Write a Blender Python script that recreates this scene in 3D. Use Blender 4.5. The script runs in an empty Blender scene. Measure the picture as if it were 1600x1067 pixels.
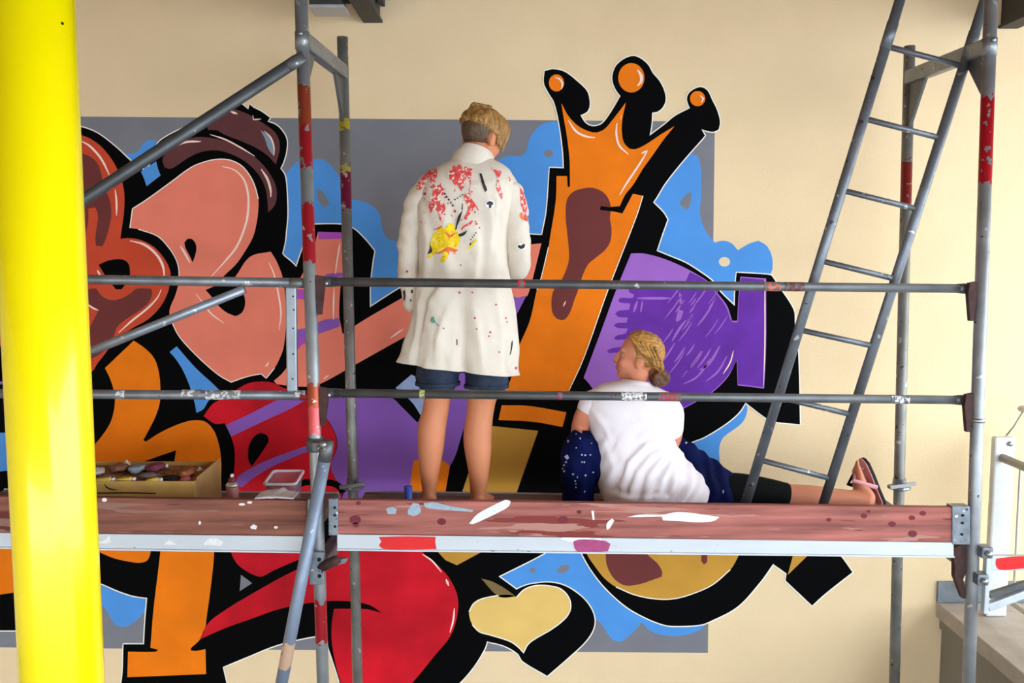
import bpy, bmesh, math, random
from mathutils import Vector, Matrix, noise
from mathutils.geometry import tessellate_polygon
from mathutils.bvhtree import BVHTree
random.seed(7)
SC = bpy.context.scene
COL = SC.collection

# ------------------------------------------------------------------ camera
F_PX = 1450.0
PITCH = math.atan(138.0 / F_PX)
DECK_Z = 2.0
YF, YR, YW = 3.53, 4.22, 4.50            # front posts, rear posts, wall (metres from the camera)
_a = PITCH + math.atan((840 - 533.5) / F_PX)
CAM_Z = DECK_Z + YF * math.tan(_a)
cam_d = bpy.data.cameras.new('camera')
cam_d.sensor_width = 36.0
cam_d.lens = 36.0 * F_PX / 1600.0
cam_d.clip_start = 0.05
cam = bpy.data.objects.new('camera', cam_d)
COL.objects.link(cam)
cam.location = (0, 0, CAM_Z)
cam.rotation_euler = (math.pi / 2 - PITCH, 0, 0)
SC.camera = cam

# ------------------------------------------------------------------ light: overcast daylight entering the partly blocked front and open right of a roofed hall
world = bpy.data.worlds.new('sky')
SC.world = world
world.use_nodes = True
bg = world.node_tree.nodes['Background']
bg.inputs[0].default_value = (0.82, 0.92, 1.0, 1)
bg.inputs[1].default_value = 5.5
SC.view_settings.view_transform = 'Standard'
SC.view_settings.look = 'None'
SC.view_settings.gamma = 1.0
SC.view_settings.use_curve_mapping = False
SC.view_settings.exposure = 0.2

def W(x, y, Y):
    """point of the place at distance Y from the camera plane that stands at pixel (x, y) of the 1600x1067 picture"""
    u, v = (x - 800.0) / F_PX, -(y - 533.5) / F_PX
    c, s = math.cos(PITCH), math.sin(PITCH)
    dy, dz = c + v * s, -s + v * c
    t = Y / dy
    return Vector((u * t, Y, CAM_Z + dz * t))

def lin(r, g=None, b=None):
    if g is None: r, g, b = r
    f = lambda c: (c / 255.0) / 12.92 if c / 255.0 <= 0.04045 else ((c / 255.0 + 0.055) / 1.055) ** 2.4
    return (f(r), f(g), f(b), 1.0)

# ------------------------------------------------------------------ materials
MATS = {}
def nodes_of(m):
    m.use_nodes = True
    nt = m.node_tree
    return nt, nt.nodes, nt.links, nt.nodes['Principled BSDF']

def mat(name, rgb, rough=0.6, metal=0.0, vary=0.08, scale=8.0, bump=0.0, bump_scale=60.0, spec=0.4, stretch=(1, 1, 1), coat=0.0):
    if name in MATS: return MATS[name]
    m = bpy.data.materials.new(name); MATS[name] = m
    nt, N, L, P = nodes_of(m)
    base = lin(rgb)
    tc = N.new('ShaderNodeTexCoord'); mp = N.new('ShaderNodeMapping'); mp.inputs['Scale'].default_value = stretch
    L.new(tc.outputs['Object'], mp.inputs['Vector'])
    nz = N.new('ShaderNodeTexNoise'); nz.inputs['Scale'].default_value = scale; nz.inputs['Detail'].default_value = 5
    L.new(mp.outputs[0], nz.inputs['Vector'])
    mr = N.new('ShaderNodeMapRange'); mr.inputs[3].default_value = 1 - vary; mr.inputs[4].default_value = 1 + vary
    mr.inputs[1].default_value = 0.3; mr.inputs[2].default_value = 0.7
    L.new(nz.outputs['Fac'], mr.inputs[0])
    mx = N.new('ShaderNodeVectorMath'); mx.operation = 'SCALE'; mx.inputs[0].default_value = base[:3]
    L.new(mr.outputs[0], mx.inputs['Scale']); L.new(mx.outputs[0], P.inputs['Base Color'])
    P.inputs['Roughness'].default_value = rough; P.inputs['Metallic'].default_value = metal
    P.inputs['Specular IOR Level'].default_value = spec; P.inputs['Coat Weight'].default_value = coat
    if bump:
        n2 = N.new('ShaderNodeTexNoise'); n2.inputs['Scale'].default_value = bump_scale; n2.inputs['Detail'].default_value = 4
        L.new(mp.outputs[0], n2.inputs['Vector'])
        b = N.new('ShaderNodeBump'); b.inputs['Strength'].default_value = bump; b.inputs['Distance'].default_value = 0.01
        L.new(n2.outputs['Fac'], b.inputs['Height']); L.new(b.outputs[0], P.inputs['Normal'])
    return m

def speckled(name, rgb, spots, rough=0.5, metal=0.0, vary=0.2, scale=12, stretch=(1, 1, 1), bands=(), axis=2, spec=0.5):
    """base colour with worn patches; spots = (rgb, noise scale, threshold); bands = (lo, hi, rgb) painted lengths along an axis (object metres)"""
    if name in MATS: return MATS[name]
    m = bpy.data.materials.new(name); MATS[name] = m
    nt, N, L, P = nodes_of(m)
    tc = N.new('ShaderNodeTexCoord'); mp = N.new('ShaderNodeMapping'); mp.inputs['Scale'].default_value = stretch
    L.new(tc.outputs['Object'], mp.inputs['Vector'])
    nz = N.new('ShaderNodeTexNoise'); nz.inputs['Scale'].default_value = scale; nz.inputs['Detail'].default_value = 6
    L.new(mp.outputs[0], nz.inputs['Vector'])
    mr = N.new('ShaderNodeMapRange'); mr.inputs[1].default_value = 0.3; mr.inputs[2].default_value = 0.7
    mr.inputs[3].default_value = 1 - vary; mr.inputs[4].default_value = 1 + vary
    L.new(nz.outputs['Fac'], mr.inputs[0])
    mx = N.new('ShaderNodeVectorMath'); mx.operation = 'SCALE'; mx.inputs[0].default_value = lin(rgb)[:3]
    L.new(mr.outputs[0], mx.inputs['Scale'])
    cur = mx.outputs[0]
    sep = N.new('ShaderNodeSeparateXYZ'); L.new(tc.outputs['Object'], sep.inputs[0])
    wob = N.new('ShaderNodeTexNoise'); wob.inputs['Scale'].default_value = 45; wob.inputs['Detail'].default_value = 3
    L.new(tc.outputs['Object'], wob.inputs['Vector'])
    wm = N.new('ShaderNodeMath'); wm.operation = 'MULTIPLY_ADD'; wm.inputs[1].default_value = 0.09; wm.inputs[2].default_value = -0.045
    L.new(wob.outputs['Fac'], wm.inputs[0])
    pos = N.new('ShaderNodeMath'); pos.operation = 'ADD'; L.new(sep.outputs[axis], pos.inputs[0]); L.new(wm.outputs[0], pos.inputs[1])
    metal_cur = None
    for lo, hi, c in bands:
        a = N.new('ShaderNodeMath'); a.operation = 'GREATER_THAN'; a.inputs[1].default_value = lo; L.new(pos.outputs[0], a.inputs[0])
        b = N.new('ShaderNodeMath'); b.operation = 'LESS_THAN'; b.inputs[1].default_value = hi; L.new(pos.outputs[0], b.inputs[0])
        ab = N.new('ShaderNodeMath'); ab.operation = 'MULTIPLY'; L.new(a.outputs[0], ab.inputs[0]); L.new(b.outputs[0], ab.inputs[1])
        chip = N.new('ShaderNodeTexNoise'); chip.inputs['Scale'].default_value = 30; chip.inputs['Detail'].default_value = 5
        L.new(tc.outputs['Object'], chip.inputs['Vector'])
        cg = N.new('ShaderNodeMath'); cg.operation = 'LESS_THAN'; cg.inputs[1].default_value = 0.65; L.new(chip.outputs['Fac'], cg.inputs[0])
        fm = N.new('ShaderNodeMath'); fm.operation = 'MULTIPLY'; L.new(ab.outputs[0], fm.inputs[0]); L.new(cg.outputs[0], fm.inputs[1])
        mix = N.new('ShaderNodeMix'); mix.data_type = 'RGBA'; L.new(fm.outputs[0], mix.inputs[0]); L.new(cur, mix.inputs[6]); mix.inputs[7].default_value = lin(c)
        cur = mix.outputs[2]
    for k, (c, sc, th) in enumerate(spots):
        n3 = N.new('ShaderNodeTexNoise'); n3.inputs['Scale'].default_value = sc; n3.inputs['Detail'].default_value = 3
        m3 = N.new('ShaderNodeMapping'); m3.inputs['Location'].default_value = (3.1 * k + 1, 7.7 * k, 1.3 * k); L.new(mp.outputs[0], m3.inputs['Vector'])
        L.new(m3.outputs[0], n3.inputs['Vector'])
        g = N.new('ShaderNodeMath'); g.operation = 'GREATER_THAN'; g.inputs[1].default_value = th; L.new(n3.outputs['Fac'], g.inputs[0])
        mix = N.new('ShaderNodeMix'); mix.data_type = 'RGBA'; L.new(g.outputs[0], mix.inputs[0]); L.new(cur, mix.inputs[6]); mix.inputs[7].default_value = lin(c)
        cur = mix.outputs[2]
    L.new(cur, P.inputs['Base Color'])
    P.inputs['Roughness'].default_value = rough; P.inputs['Metallic'].default_value = metal; P.inputs['Specular IOR Level'].default_value = spec
    b = N.new('ShaderNodeBump'); b.inputs['Strength'].default_value = 0.15; b.inputs['Distance'].default_value = 0.005
    L.new(nz.outputs['Fac'], b.inputs['Height']); L.new(b.outputs[0], P.inputs['Normal'])
    return m

# ------------------------------------------------------------------ object helpers
def tag(o, label=None, cat=None, group=None, kind=None):
    if label: o['label'] = label
    if cat: o['category'] = cat
    if group: o['group'] = group
    if kind: o['kind'] = kind
    return o

def thing(name, loc, label, cat, group=None):
    o = bpy.data.objects.new(name, None); COL.objects.link(o)
    o.empty_display_size = 0.05; o.location = loc
    return tag(o, label, cat, group)

def world_loc(o):
    v = Vector((0, 0, 0))
    while o is not None:
        v += Vector(o.location); o = o.parent
    return v

def mk(name, verts, faces, m, parent=None, smooth=True, origin=None):
    """one mesh object from world-space vertices; the origin is the parent's base (or the given one)"""
    me = bpy.data.meshes.new(name)
    off = world_loc(parent) if parent is not None else Vector(origin or (0, 0, 0))
    me.from_pydata([tuple(Vector(v) - off) for v in verts], [], faces)
    me.materials.append(m)
    if smooth:
        me.polygons.foreach_set('use_smooth', [True] * len(me.polygons))
    me.update()
    o = bpy.data.objects.new(name, me); COL.objects.link(o)
    if parent is not None: o.parent = parent
    else: o.location = off
    return o

class G:
    """collects shapes for one mesh"""
    def __init__(s): s.v = []; s.f = []
    def add(s, v, f):
        n = len(s.v); s.v += [Vector(p) for p in v]; s.f += [tuple(i + n for i in q) for q in f]; return s
    def box(s, lo, hi):
        (x0, y0, z0), (x1, y1, z1) = lo, hi
        return s.add([(x0,y0,z0),(x1,y0,z0),(x1,y1,z0),(x0,y1,z0),(x0,y0,z1),(x1,y0,z1),(x1,y1,z1),(x0,y1,z1)],
                     [(3,2,1,0),(4,5,6,7),(0,1,5,4),(1,2,6,5),(2,3,7,6),(3,0,4,7)])
    def hexa(s, p):
        """eight corners: bottom ring then top ring"""
        return s.add(p, [(3,2,1,0),(4,5,6,7),(0,1,5,4),(1,2,6,5),(2,3,7,6),(3,0,4,7)])
    def bar(s, a, b, w, h, up=(0, 0, 1)):
        a, b = Vector(a), Vector(b); d = (b - a).normalized(); up = Vector(up)
        sd = d.cross(up)
        if sd.length < 1e-4: sd = d.cross(Vector((1, 0, 0)))
        sd.normalize(); u = sd.cross(d).normalized()
        P = []
        for q in (a, b):
            P += [q - sd * w / 2 - u * h / 2, q + sd * w / 2 - u * h / 2, q + sd * w / 2 + u * h / 2, q - sd * w / 2 + u * h / 2]
        return s.add(P, [(3,2,1,0),(4,5,6,7),(0,1,5,4),(1,2,6,5),(2,3,7,6),(3,0,4,7)])
    def tube(s, pts, r, n=14, cap=True, flat=None):
        """round tube along points; r a number or a list; flat = (axis, factor) squashes the section"""
        pts = [Vector(p) for p in pts]
        rr = r if isinstance(r, (list, tuple)) else [r] * len(pts)
        d0 = (pts[1] - pts[0]).normalized()
        ref = Vector((0, 1, 0)) if abs(d0.y) < 0.9 else Vector((0, 0, 1))
        V = []; Fc = []
        for i, p in enumerate(pts):
            d = (pts[min(i + 1, len(pts) - 1)] - pts[max(i - 1, 0)]).normalized()
            a = d.cross(ref).normalized(); b = a.cross(d).normalized()
            for k in range(n):
                t = 2 * math.pi * k / n
                ra, rb = (rr[i] if isinstance(rr[i], (list, tuple)) else (rr[i], rr[i]))
                V.append(p + a * math.cos(t) * ra + b * math.sin(t) * rb)
        for i in range(len(pts) - 1):
            for k in range(n):
                Fc.append((i*n + k, i*n + (k+1) % n, (i+1)*n + (k+1) % n, (i+1)*n + k))
        if cap:
            Fc.append(tuple(reversed(range(n)))); Fc.append(tuple(range((len(pts)-1)*n, len(pts)*n)))
        return s.add(V, Fc)
    def prism(s, poly, off):
        """polygon (list of points) extruded by a vector"""
        poly = [Vector(p) for p in poly]; off = Vector(off); n = len(poly)
        V = poly + [p + off for p in poly]
        Fc = [tuple(range(n)), tuple(reversed(range(n, 2*n)))] + [(i, (i+1) % n + 0, (i+1) % n + n, i + n)[::-1] for i in range(n)]
        return s.add(V, Fc)
    def ball(s, c, r, R=None, nu=20, nv=12):
        """ellipsoid: r = (rx, ry, rz) in the frame R (3x3)"""
        c = Vector(c); R = R or Matrix.Identity(3); rx, ry, rz = r if isinstance(r, (list, tuple)) else (r, r, r)
        V = [c + R @ Vector((0, 0, rz))]
        for j in range(1, nv):
            th = math.pi * j / nv
            for i in range(nu):
                ph = 2 * math.pi * i / nu
                V.append(c + R @ Vector((rx * math.sin(th) * math.cos(ph), ry * math.sin(th) * math.sin(ph), rz * math.cos(th))))
        V.append(c + R @ Vector((0, 0, -rz)))
        Fc = [(0, 1 + i, 1 + (i+1) % nu) for i in range(nu)]
        for j in range(nv - 2):
            for i in range(nu):
                Fc.append((1 + j*nu + i, 1 + (j+1)*nu + i, 1 + (j+1)*nu + (i+1) % nu, 1 + j*nu + (i+1) % nu))
        e = len(V) - 1; b = 1 + (nv - 2) * nu
        Fc += [(e, b + (i+1) % nu, b + i) for i in range(nu)]
        return s.add(V, Fc)
    def lathe(s, base, prof, n=20):
        base = Vector(base); V = []; Fc = []
        for r, z in prof:
            for k in range(n):
                t = 2 * math.pi * k / n; V.append(base + Vector((r * math.cos(t), r * math.sin(t), z)))
        for i in range(len(prof) - 1):
            for k in range(n):
                Fc.append((i*n + k, i*n + (k+1) % n, (i+1)*n + (k+1) % n, (i+1)*n + k))
        Fc.append(tuple(reversed(range(n)))); Fc.append(tuple(range((len(prof)-1)*n, len(prof)*n)))
        return s.add(V, Fc)
    def obj(s, name, m, parent=None, smooth=True, origin=None, bevel=0.0):
        o = mk(name, s.v, s.f, m, parent, smooth, origin)
        if bevel:
            b = o.modifiers.new('bevel', 'BEVEL'); b.width = bevel; b.segments = 2; b.limit_method = 'ANGLE'
        return o

def sharp(o, ang=40):
    me = o.data
    bm = bmesh.new(); bm.from_mesh(me); bm.normal_update()
    for e in bm.edges:
        if len(e.link_faces) == 2 and e.calc_face_angle(0) > math.radians(ang): e.smooth = False
    bm.to_mesh(me); bm.free(); return o

# ------------------------------------------------------------------ the setting
M_wall = mat('wall_cream_plaster', (236, 211, 170), 0.85, vary=0.03, scale=3, bump=0.25, bump_scale=140, spec=0.2)
M_ceil = mat('ceiling_boards_warm', (150, 106, 62), 0.8, vary=0.1, scale=4)
M_floor = mat('floor_concrete', (150, 150, 156), 0.8, vary=0.08, scale=3)
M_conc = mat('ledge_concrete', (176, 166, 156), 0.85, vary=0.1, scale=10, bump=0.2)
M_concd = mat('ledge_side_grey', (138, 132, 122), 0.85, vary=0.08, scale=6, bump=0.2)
M_slate = mat('upstand_slate', (120, 128, 136), 0.6, vary=0.15, scale=20)
M_beam = mat('beam_dark_steel', (52, 52, 50), 0.6, vary=0.15, scale=10)

CEIL_Z = CAM_Z + 1.42
CEIL_X1 = 4.3
CEIL_Y0 = -3.5
FRONT_X = 1.5
FRONT_Z = 2.6
def struct(name, g, m, **k):
    return tag(g.obj(name, m, smooth=False, **k), kind='structure')
struct('floor', G().box((-9, -12, -0.1), (12, YW + 0.2, 0.0)), M_floor)
struct('wall_back', G().box((-9, YW, 0.0), (9, YW + 0.25, CEIL_Z + 0.6)), M_wall)
struct('wall_left', G().box((-6.2, CEIL_Y0, 0.0), (-6.0, YW, CEIL_Z)), M_wall)
struct('front_light_blocker', G().box((-6.2, CEIL_Y0 - 0.2, FRONT_Z), (FRONT_X, CEIL_Y0, CEIL_Z)), M_wall)  # unseen lintel added behind the camera to hold back high front-left light
struct('ceiling', G().box((-6.2, CEIL_Y0, CEIL_Z), (CEIL_X1, YW, CEIL_Z + 0.2)), M_ceil)

# steel beams under the ceiling, running towards the viewer from the wall
for (px0, px1, py, lab) in ((568, 598, 36, 'dark steel ceiling beam end beside the floodlight'),
                            (1559, 1590, 45, 'dark steel ceiling beam in the upper right corner')):
    a, b = W(px0, py, YW), W(px1, py, YW)
    zb = a.z
    t = thing('ceiling_beam', ((a.x + b.x) / 2, YW, zb), lab, 'beam', 'ceiling beams')
    xm = (a.x + b.x) / 2; hw = (b.x - a.x) / 2
    g = G().box((xm - hw, 0.5, zb), (xm + hw, YW - 0.002, zb + 0.012))
    g.box((xm - hw, 0.5, CEIL_Z - 0.014), (xm + hw, YW - 0.002, CEIL_Z - 0.002))
    g.obj('flange', M_beam, t, smooth=False)
    G().box((xm - hw * 0.75, 0.5, zb + 0.012), (xm + hw * 0.75, YW - 0.002, CEIL_Z - 0.014)).obj('web', M_beam, t, smooth=False)
    G().box((xm + hw, YW - 0.16, zb + 0.06), (xm + hw + 0.02, YW - 0.06, zb + 0.2)).tube([(xm + hw + 0.02, YW - 0.11, zb + 0.09), (xm + hw + 0.05, YW - 0.11, zb + 0.09)], 0.014, 8).obj('bolted_plate', M_beam, t, smooth=False)
# ------------------------------------------------------------------ the mural (flat paint on the wall)
def smooth_poly(pts, closed=True, corner=48, step=4.0):
    n = len(pts); P = [Vector((p[0], p[1])) for p in pts]
    def ang(i):
        if not closed and (i == 0 or i == n - 1): return 180
        a = P[i] - P[i - 1]; b = P[(i + 1) % n] - P[i]
        if a.length < 1e-6 or b.length < 1e-6: return 0
        return math.degrees(a.angle(b))
    cor = [ang(i) > corner for i in range(n)]
    def tan(i, seg_a, seg_b, first):
        if cor[i]:
            return None
        a, b = P[i - 1], P[(i + 1) % n]
        return (b - a).normalized()
    out = []
    for i in range(n if closed else n - 1):
        j = (i + 1) % n
        p, q = P[i], P[j]; d = (q - p).length
        t0, t1 = tan(i, p, q, True), tan(j, p, q, False)
        dirn = (q - p).normalized() if d > 1e-6 else Vector((1, 0))
        t0 = t0 if t0 is not None else (dirn if t1 is None else dirn)
        t1 = t1 if t1 is not None else dirn
        k = max(1, int(d / step))
        for s_ in range(k):
            t = s_ / k; t2, t3 = t * t, t * t * t
            out.append(p * (2*t3 - 3*t2 + 1) + t0 * d * (t3 - 2*t2 + t) + q * (-2*t3 + 3*t2) + t1 * d * (t3 - t2))
    if not closed: out.append(P[-1])
    return out

LAYER = 0.0006
mural_base = W(600, 1010, YW)
MURAL = thing('mural', (mural_base.x, YW - 0.001, mural_base.z), 'big graffiti lettering mural with orange crown painted on the cream wall', 'mural')
def paint(name, pts, m, layer, corner=48, parent=None, smooth=True, label=None):
    P = smooth_poly(pts, True, corner) if smooth else [Vector((p[0], p[1])) for p in pts]
    Y = YW - 0.001 - LAYER * layer
    V = [W(p.x, p.y, Y) for p in P]
    tri = tessellate_polygon([[Vector((v.x, v.z, 0)) for v in V]])
    fs = []
    for t in tri:
        a, b, c = (V[i] for i in t)
        nrm = (b - a).cross(c - a)
        fs.append(tuple(t) if nrm.y < 0 else tuple(reversed(t)))
    o = mk(name, V, fs, m, parent or MURAL, smooth=False)
    if label: o['label'] = label
    return o
def ribbon_geo(pts, w, Y, closed=False, taper=True, step=4.0, corner=48):
    P = smooth_poly(pts, closed, corner, step); n = len(P); V = []; Fc = []
    for i, p in enumerate(P):
        a = P[i - 1] if (i > 0 or closed) else P[0]; b = P[(i + 1) % n] if (i < n - 1 or closed) else P[-1]
        d = (b - a); d = d.normalized() if d.length > 1e-6 else Vector((1, 0))
        nn = Vector((-d.y, d.x)); k = w / 2
        if taper and not closed:
            e = min(i, n - 1 - i) / max(1, n * 0.25); k *= min(1.0, 0.35 + 0.65 * e)
        V += [W(p.x + nn.x * k, p.y + nn.y * k, Y), W(p.x - nn.x * k, p.y - nn.y * k, Y)]
    for i in range(n if closed else n - 1):
        j = (i + 1) % n
        Fc.append((2*i, 2*i + 1, 2*j + 1, 2*j))
    Fx = []
    for q in Fc:
        a, b, c = V[q[0]], V[q[1]], V[q[2]]
        Fx.append(q if (b - a).cross(c - a).y < 0 else tuple(reversed(q)))
    return V, Fx
def strokes(name, lst, m, layer, parent=None, w=3.0, **k):
    for it in lst:
        pts, ww = (it if isinstance(it, tuple) else (it, w))
        V, Fc = ribbon_geo(pts, ww, YW - 0.001 - LAYER * layer, **k)
        mk(name, V, Fc, m, parent or MURAL, smooth=False)

pm = lambda n, c, **k: mat('paint_' + n, c, k.pop('rough', 0.7), vary=k.pop('vary', 0.06), scale=k.pop('scale', 5), spec=0.12, **k)
P_gray = pm('panel_grey', (126, 126, 134))
P_blue = pm('cloud_blue', (82, 150, 224))
P_black = mat('paint_black', (4, 4, 5), 0.8, spec=0.06)
P_halo = pm('keyline_white', (245, 240, 228))
P_oran = pm('orange', (240, 124, 16), vary=0.1)
P_red_o = pm('orange_red', (205, 76, 48), vary=0.08)
P_brown = pm('brown', (112, 54, 52))
P_hat = pm('hat_brown', (98, 56, 58), vary=0.12)
P_salm = pm('salmon', (240, 132, 110))
P_red = pm('red', (200, 22, 38), vary=0.42, scale=2.2)
P_purp = pm('purple', (140, 92, 184), vary=0.05)
P_dpur = pm('deep_purple', (104, 50, 160), vary=0.14, scale=9)
P_lpur = pm('light_purple', (160, 104, 196))
P_ochre = pm('ochre', (198, 146, 58), vary=0.08)
P_sand = pm('heart_sand', (232, 194, 112), vary=0.05)
P_wht = pm('highlight', (255, 222, 208))
P_shine = pm('hat_shine', (134, 154, 172))
P_beige = pm('bare_wall_spot', (234, 212, 172))
P_mag = pm('magenta', (178, 82, 190))
P_lil = pm('lilac_blue', (150, 168, 206), vary=0.15, scale=12)

paint('grey_panel', [(-220, 178), (120, 182), (1117, 190), (1106, 1020), (155, 1013), (-220, 1009)], P_gray, 0, smooth=False)
cloud = [
 [(150, 262), (197, 241), (215, 237), (226, 222), (240, 219), (256, 226), (300, 225), (300, 310), (200, 310)],
 [(432, 300), (447, 272), (462, 255), (480, 249), (505, 250), (520, 262), (533, 282), (541, 312), (555, 312), (575, 318), (592, 332), (597, 355), (605, 372), (622, 378), (660, 385), (660, 480), (560, 560), (436, 430)],
 [(770, 256), (795, 243), (812, 244), (822, 236), (826, 220), (835, 204), (850, 193), (872, 190), (900, 195), (900, 400), (770, 400)],
 [(1000, 330), (1060, 262), (1079, 240), (1090, 243), (1095, 262), (1096, 300), (1094, 335), (1103, 362), (1117, 379), (1130, 376), (1143, 380), (1153, 391), (1170, 381), (1185, 376), (1198, 384), (1206, 400), (1207, 420), (1203, 432), (1200, 480), (1140, 500), (1000, 400)],
 [(1060, 690), (1130, 650), (1164, 628), (1168, 640), (1160, 660), (1130, 684), (1124, 700), (1125, 730), (1122, 760), (1060, 760)],
 [(770, 840), (930, 840), (1020, 930), (1108, 962), (1095, 983), (1065, 993), (1035, 992), (1015, 985), (1003, 972), (987, 990), (970, 1003), (957, 999), (946, 985), (936, 971), (915, 960), (880, 925), (790, 930)],
 [(-60, 880), (151, 900), (240, 925), (236, 938), (222, 960), (210, 972), (195, 979), (180, 977), (171, 962), (164, 950), (152, 942), (60, 940), (-60, 960)],
]
for c in cloud: paint('blue_cloud', c, P_blue, 1)
paint('bare_spot', [(495, 296), (503, 298), (515, 318), (508, 324), (498, 315)], P_gray, 2)
def ell(cx, cy, rx, ry, n=14, rot=0):
    return [(cx + rx*math.cos(t)*math.cos(rot) - ry*math.sin(t)*math.sin(rot), cy + rx*math.cos(t)*math.sin(rot) + ry*math.sin(t)*math.cos(rot)) for t in [2*math.pi*i/n for i in range(n)]]
paint('bare_spot', ell(857, 240, 7, 6), P_gray, 2)
paint('bare_spot', [(1061, 318), (1070, 306), (1080, 300), (1079, 318), (1074, 329)], P_gray, 2)
paint('bare_spot', ell(1132, 409, 9, 7.5), P_beige, 2)
paint('bare_spot', ell(880, 889, 10, 6, rot=-0.4), P_gray, 2)
paint('bare_spot', ell(832, 891, 5, 4), P_gray, 2)

BLACK = [(-220, 190), (60, 190), (120, 197), (150, 207), (180, 229), (205, 252), (228, 268), (238, 250), (246, 225), (256, 216), (280, 203), (324, 186), (362, 166), (376, 161), (388, 171), (390, 163), (396, 168), (408, 174), (422, 184),
 (418, 190), (431, 195), (442, 206), (448, 219), (447, 238), (442, 255), (438, 263), (445, 274), (448, 300), (449, 337), (447, 360), (445, 379), (441, 396), (444, 400), (455, 409), (463, 417), (467, 405),
 (475, 380), (478, 351), (535, 351), (553, 358), (571, 375), (585, 392), (582, 409), (578, 446), (578, 480), (622, 452), (680, 420), (760, 368), (847, 367), (854, 330), (859, 262), (881, 263), (880, 240), (875, 200), (866, 160), (857, 145),
 (850, 130), (851, 111), (864, 108), (882, 112), (902, 127), (917, 142), (921, 155), (921, 167), (917, 175), (907, 180), (913, 190), (921, 196), (931, 197), (942, 192), (956, 173), (969.5, 150),
 (962, 140), (957, 126), (958, 113), (964, 101), (977, 91), (991, 87.5), (1003.6, 93), (1014, 103), (1019, 113), (1030, 126), (1038, 142), (1040, 157), (1034.5, 169), (1026, 175), (1019, 176), (1018, 194), (1015, 212),
 (1039, 194), (1055, 181), (1078, 169), (1074, 159), (1074, 150), (1080, 142), (1094, 136), (1105, 141), (1113, 157), (1120, 171), (1125, 190), (1123, 202), (1115, 206), (1102.6, 204), (1096, 202), (1101.6, 212),
 (1065, 253.6), (1039, 286.6), (1026, 308), (1020.5, 316), (1036.6, 332.5), (1043, 343), (1034, 368), (1026, 392), (1047, 400.6), (1071.6, 411), (1094, 425), (1115, 441), (1125, 455.5), (1148, 478), (1149, 450), (1151, 426),
 (1200, 429), (1205, 430), (1215, 445), (1240, 484), (1242, 507), (1247, 550), (1250, 663), (1207, 658), (1194, 651), (1165, 629), (1154, 645), (1134, 662), (1100, 683), (1080, 691), (1060, 705), (1060, 830), (1240, 830), (1290, 845), (1313, 868),
 (1332, 894), (1310, 911), (1287.5, 929), (1269, 946), (1227.5, 907), (1229, 896), (1208, 881), (1188, 909), (1152, 948), (1107.5, 971.6), (1094, 976), (1056, 978), (1037.5, 976), (1009, 965), (979, 948), (947.5, 920), (925, 892), (910, 866),
 (905, 850), (870, 850), (849, 865), (779, 900.5), (807, 921), (818, 916), (830, 912.5), (858, 910), (882, 915), (906, 930), (921.6, 947.5), (929, 967), (926, 985), (913, 1004), (886.6, 1028.5), (855, 1056), (815.5, 1032), (810, 1022), (788, 1009), (761, 1002),
 (757.5, 1013), (740, 1041.6), (718, 1067), (680, 1100), (540, 1100), (531, 1067), (521, 1035), (513, 1011), (510, 992), (492, 994), (466, 999), (443, 1004.6), (418, 1013), (389, 1025), (348, 1042), (351, 1055), (354, 1067), (360, 1090), (180, 1090), (190, 1064),
 (193, 1006.5), (225, 1006.5), (227, 970), (230, 934), (209, 931), (187, 924), (151, 909.5), (60, 890), (30, 985), (-220, 985)]
paint('black_outline', BLACK, P_black, 4)
strokes('keyline', [(BLACK, 3.6)], P_halo, 3, closed=True)

# left letter
paint('letter_face', [(-60, 205), (90, 206), (122, 210), (139, 215.6), (156, 227), (171, 244), (182.5, 262.5), (190, 281), (194, 300), (194, 328), (192, 345), (188, 373), (203, 372), (220, 375), (240.6, 386), (257.5, 405), (266, 424), (266, 437), (262, 457.5), (250, 480), (231, 499), (205, 514), (180, 533), (154, 565.6), (137.5, 584), (-60, 600)], P_red_o, 5)
paint('brown_drip', [(60, 240), (124, 240), (137.5, 243), (150.6, 253), (158, 270), (162, 289), (169, 306), (173, 319), (174, 337.5), (173, 345), (165.6, 373), (160, 385), (150, 384), (149, 371), (153, 341), (153, 335), (149, 324), (138, 326), (137.5, 349), (131, 373), (60, 373)], P_brown, 6)
paint('brown_drip', [(80, 452), (136, 452), (150, 450), (160, 463), (175, 469), (190, 466), (205, 457.5), (212.5, 451), (236, 451), (238, 459), (231, 474), (212.5, 489), (194, 501), (182.5, 512), (178, 525), (162, 549), (137, 562), (110, 565), (132, 530), (140, 512), (152.5, 487.5), (136, 474), (80, 470)], P_brown, 6)
paint('letter_eye', [(154, 414), (166, 408), (181, 405), (194, 406), (201, 412.5), (203, 422), (202, 435), (190, 452), (181, 452), (167.5, 435)], P_black, 7)
# salmon letters
paint('letter_face', [(207, 326), (227.5, 313), (269, 283), (297, 262.5), (316, 254), (338, 249), (359, 250), (377.5, 259), (390, 274), (398, 290), (403.5, 311), (403.5, 328), (400.6, 350), (395, 371), (382, 394), (369, 412.5), (350, 431), (347, 436), (364, 437), (370, 429), (391, 401), (423, 393), (432.5, 409), (442, 435), (446, 470), (447, 505), (443, 543), (436, 562), (429, 575), (416, 591), (408, 584), (387.5, 588), (361, 597), (342, 586), (316, 564), (293, 541), (278, 522.5), (267, 500), (265, 484), (274, 461), (280, 437), (279, 418), (274, 403), (263, 386), (246, 369), (231, 362), (216, 358), (203, 356)], P_salm, 5)
paint('letter_eye', [(288, 379), (293, 373), (299, 373), (305, 379), (307, 388), (305, 399), (301, 410), (296, 399), (290, 388)], P_black, 7)
paint('letter_eye', [(321, 453), (345, 444), (368, 444), (381, 461), (383, 476), (377.5, 489), (368, 494), (353, 487.5), (340, 476), (331, 464)], P_black, 7)
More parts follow.
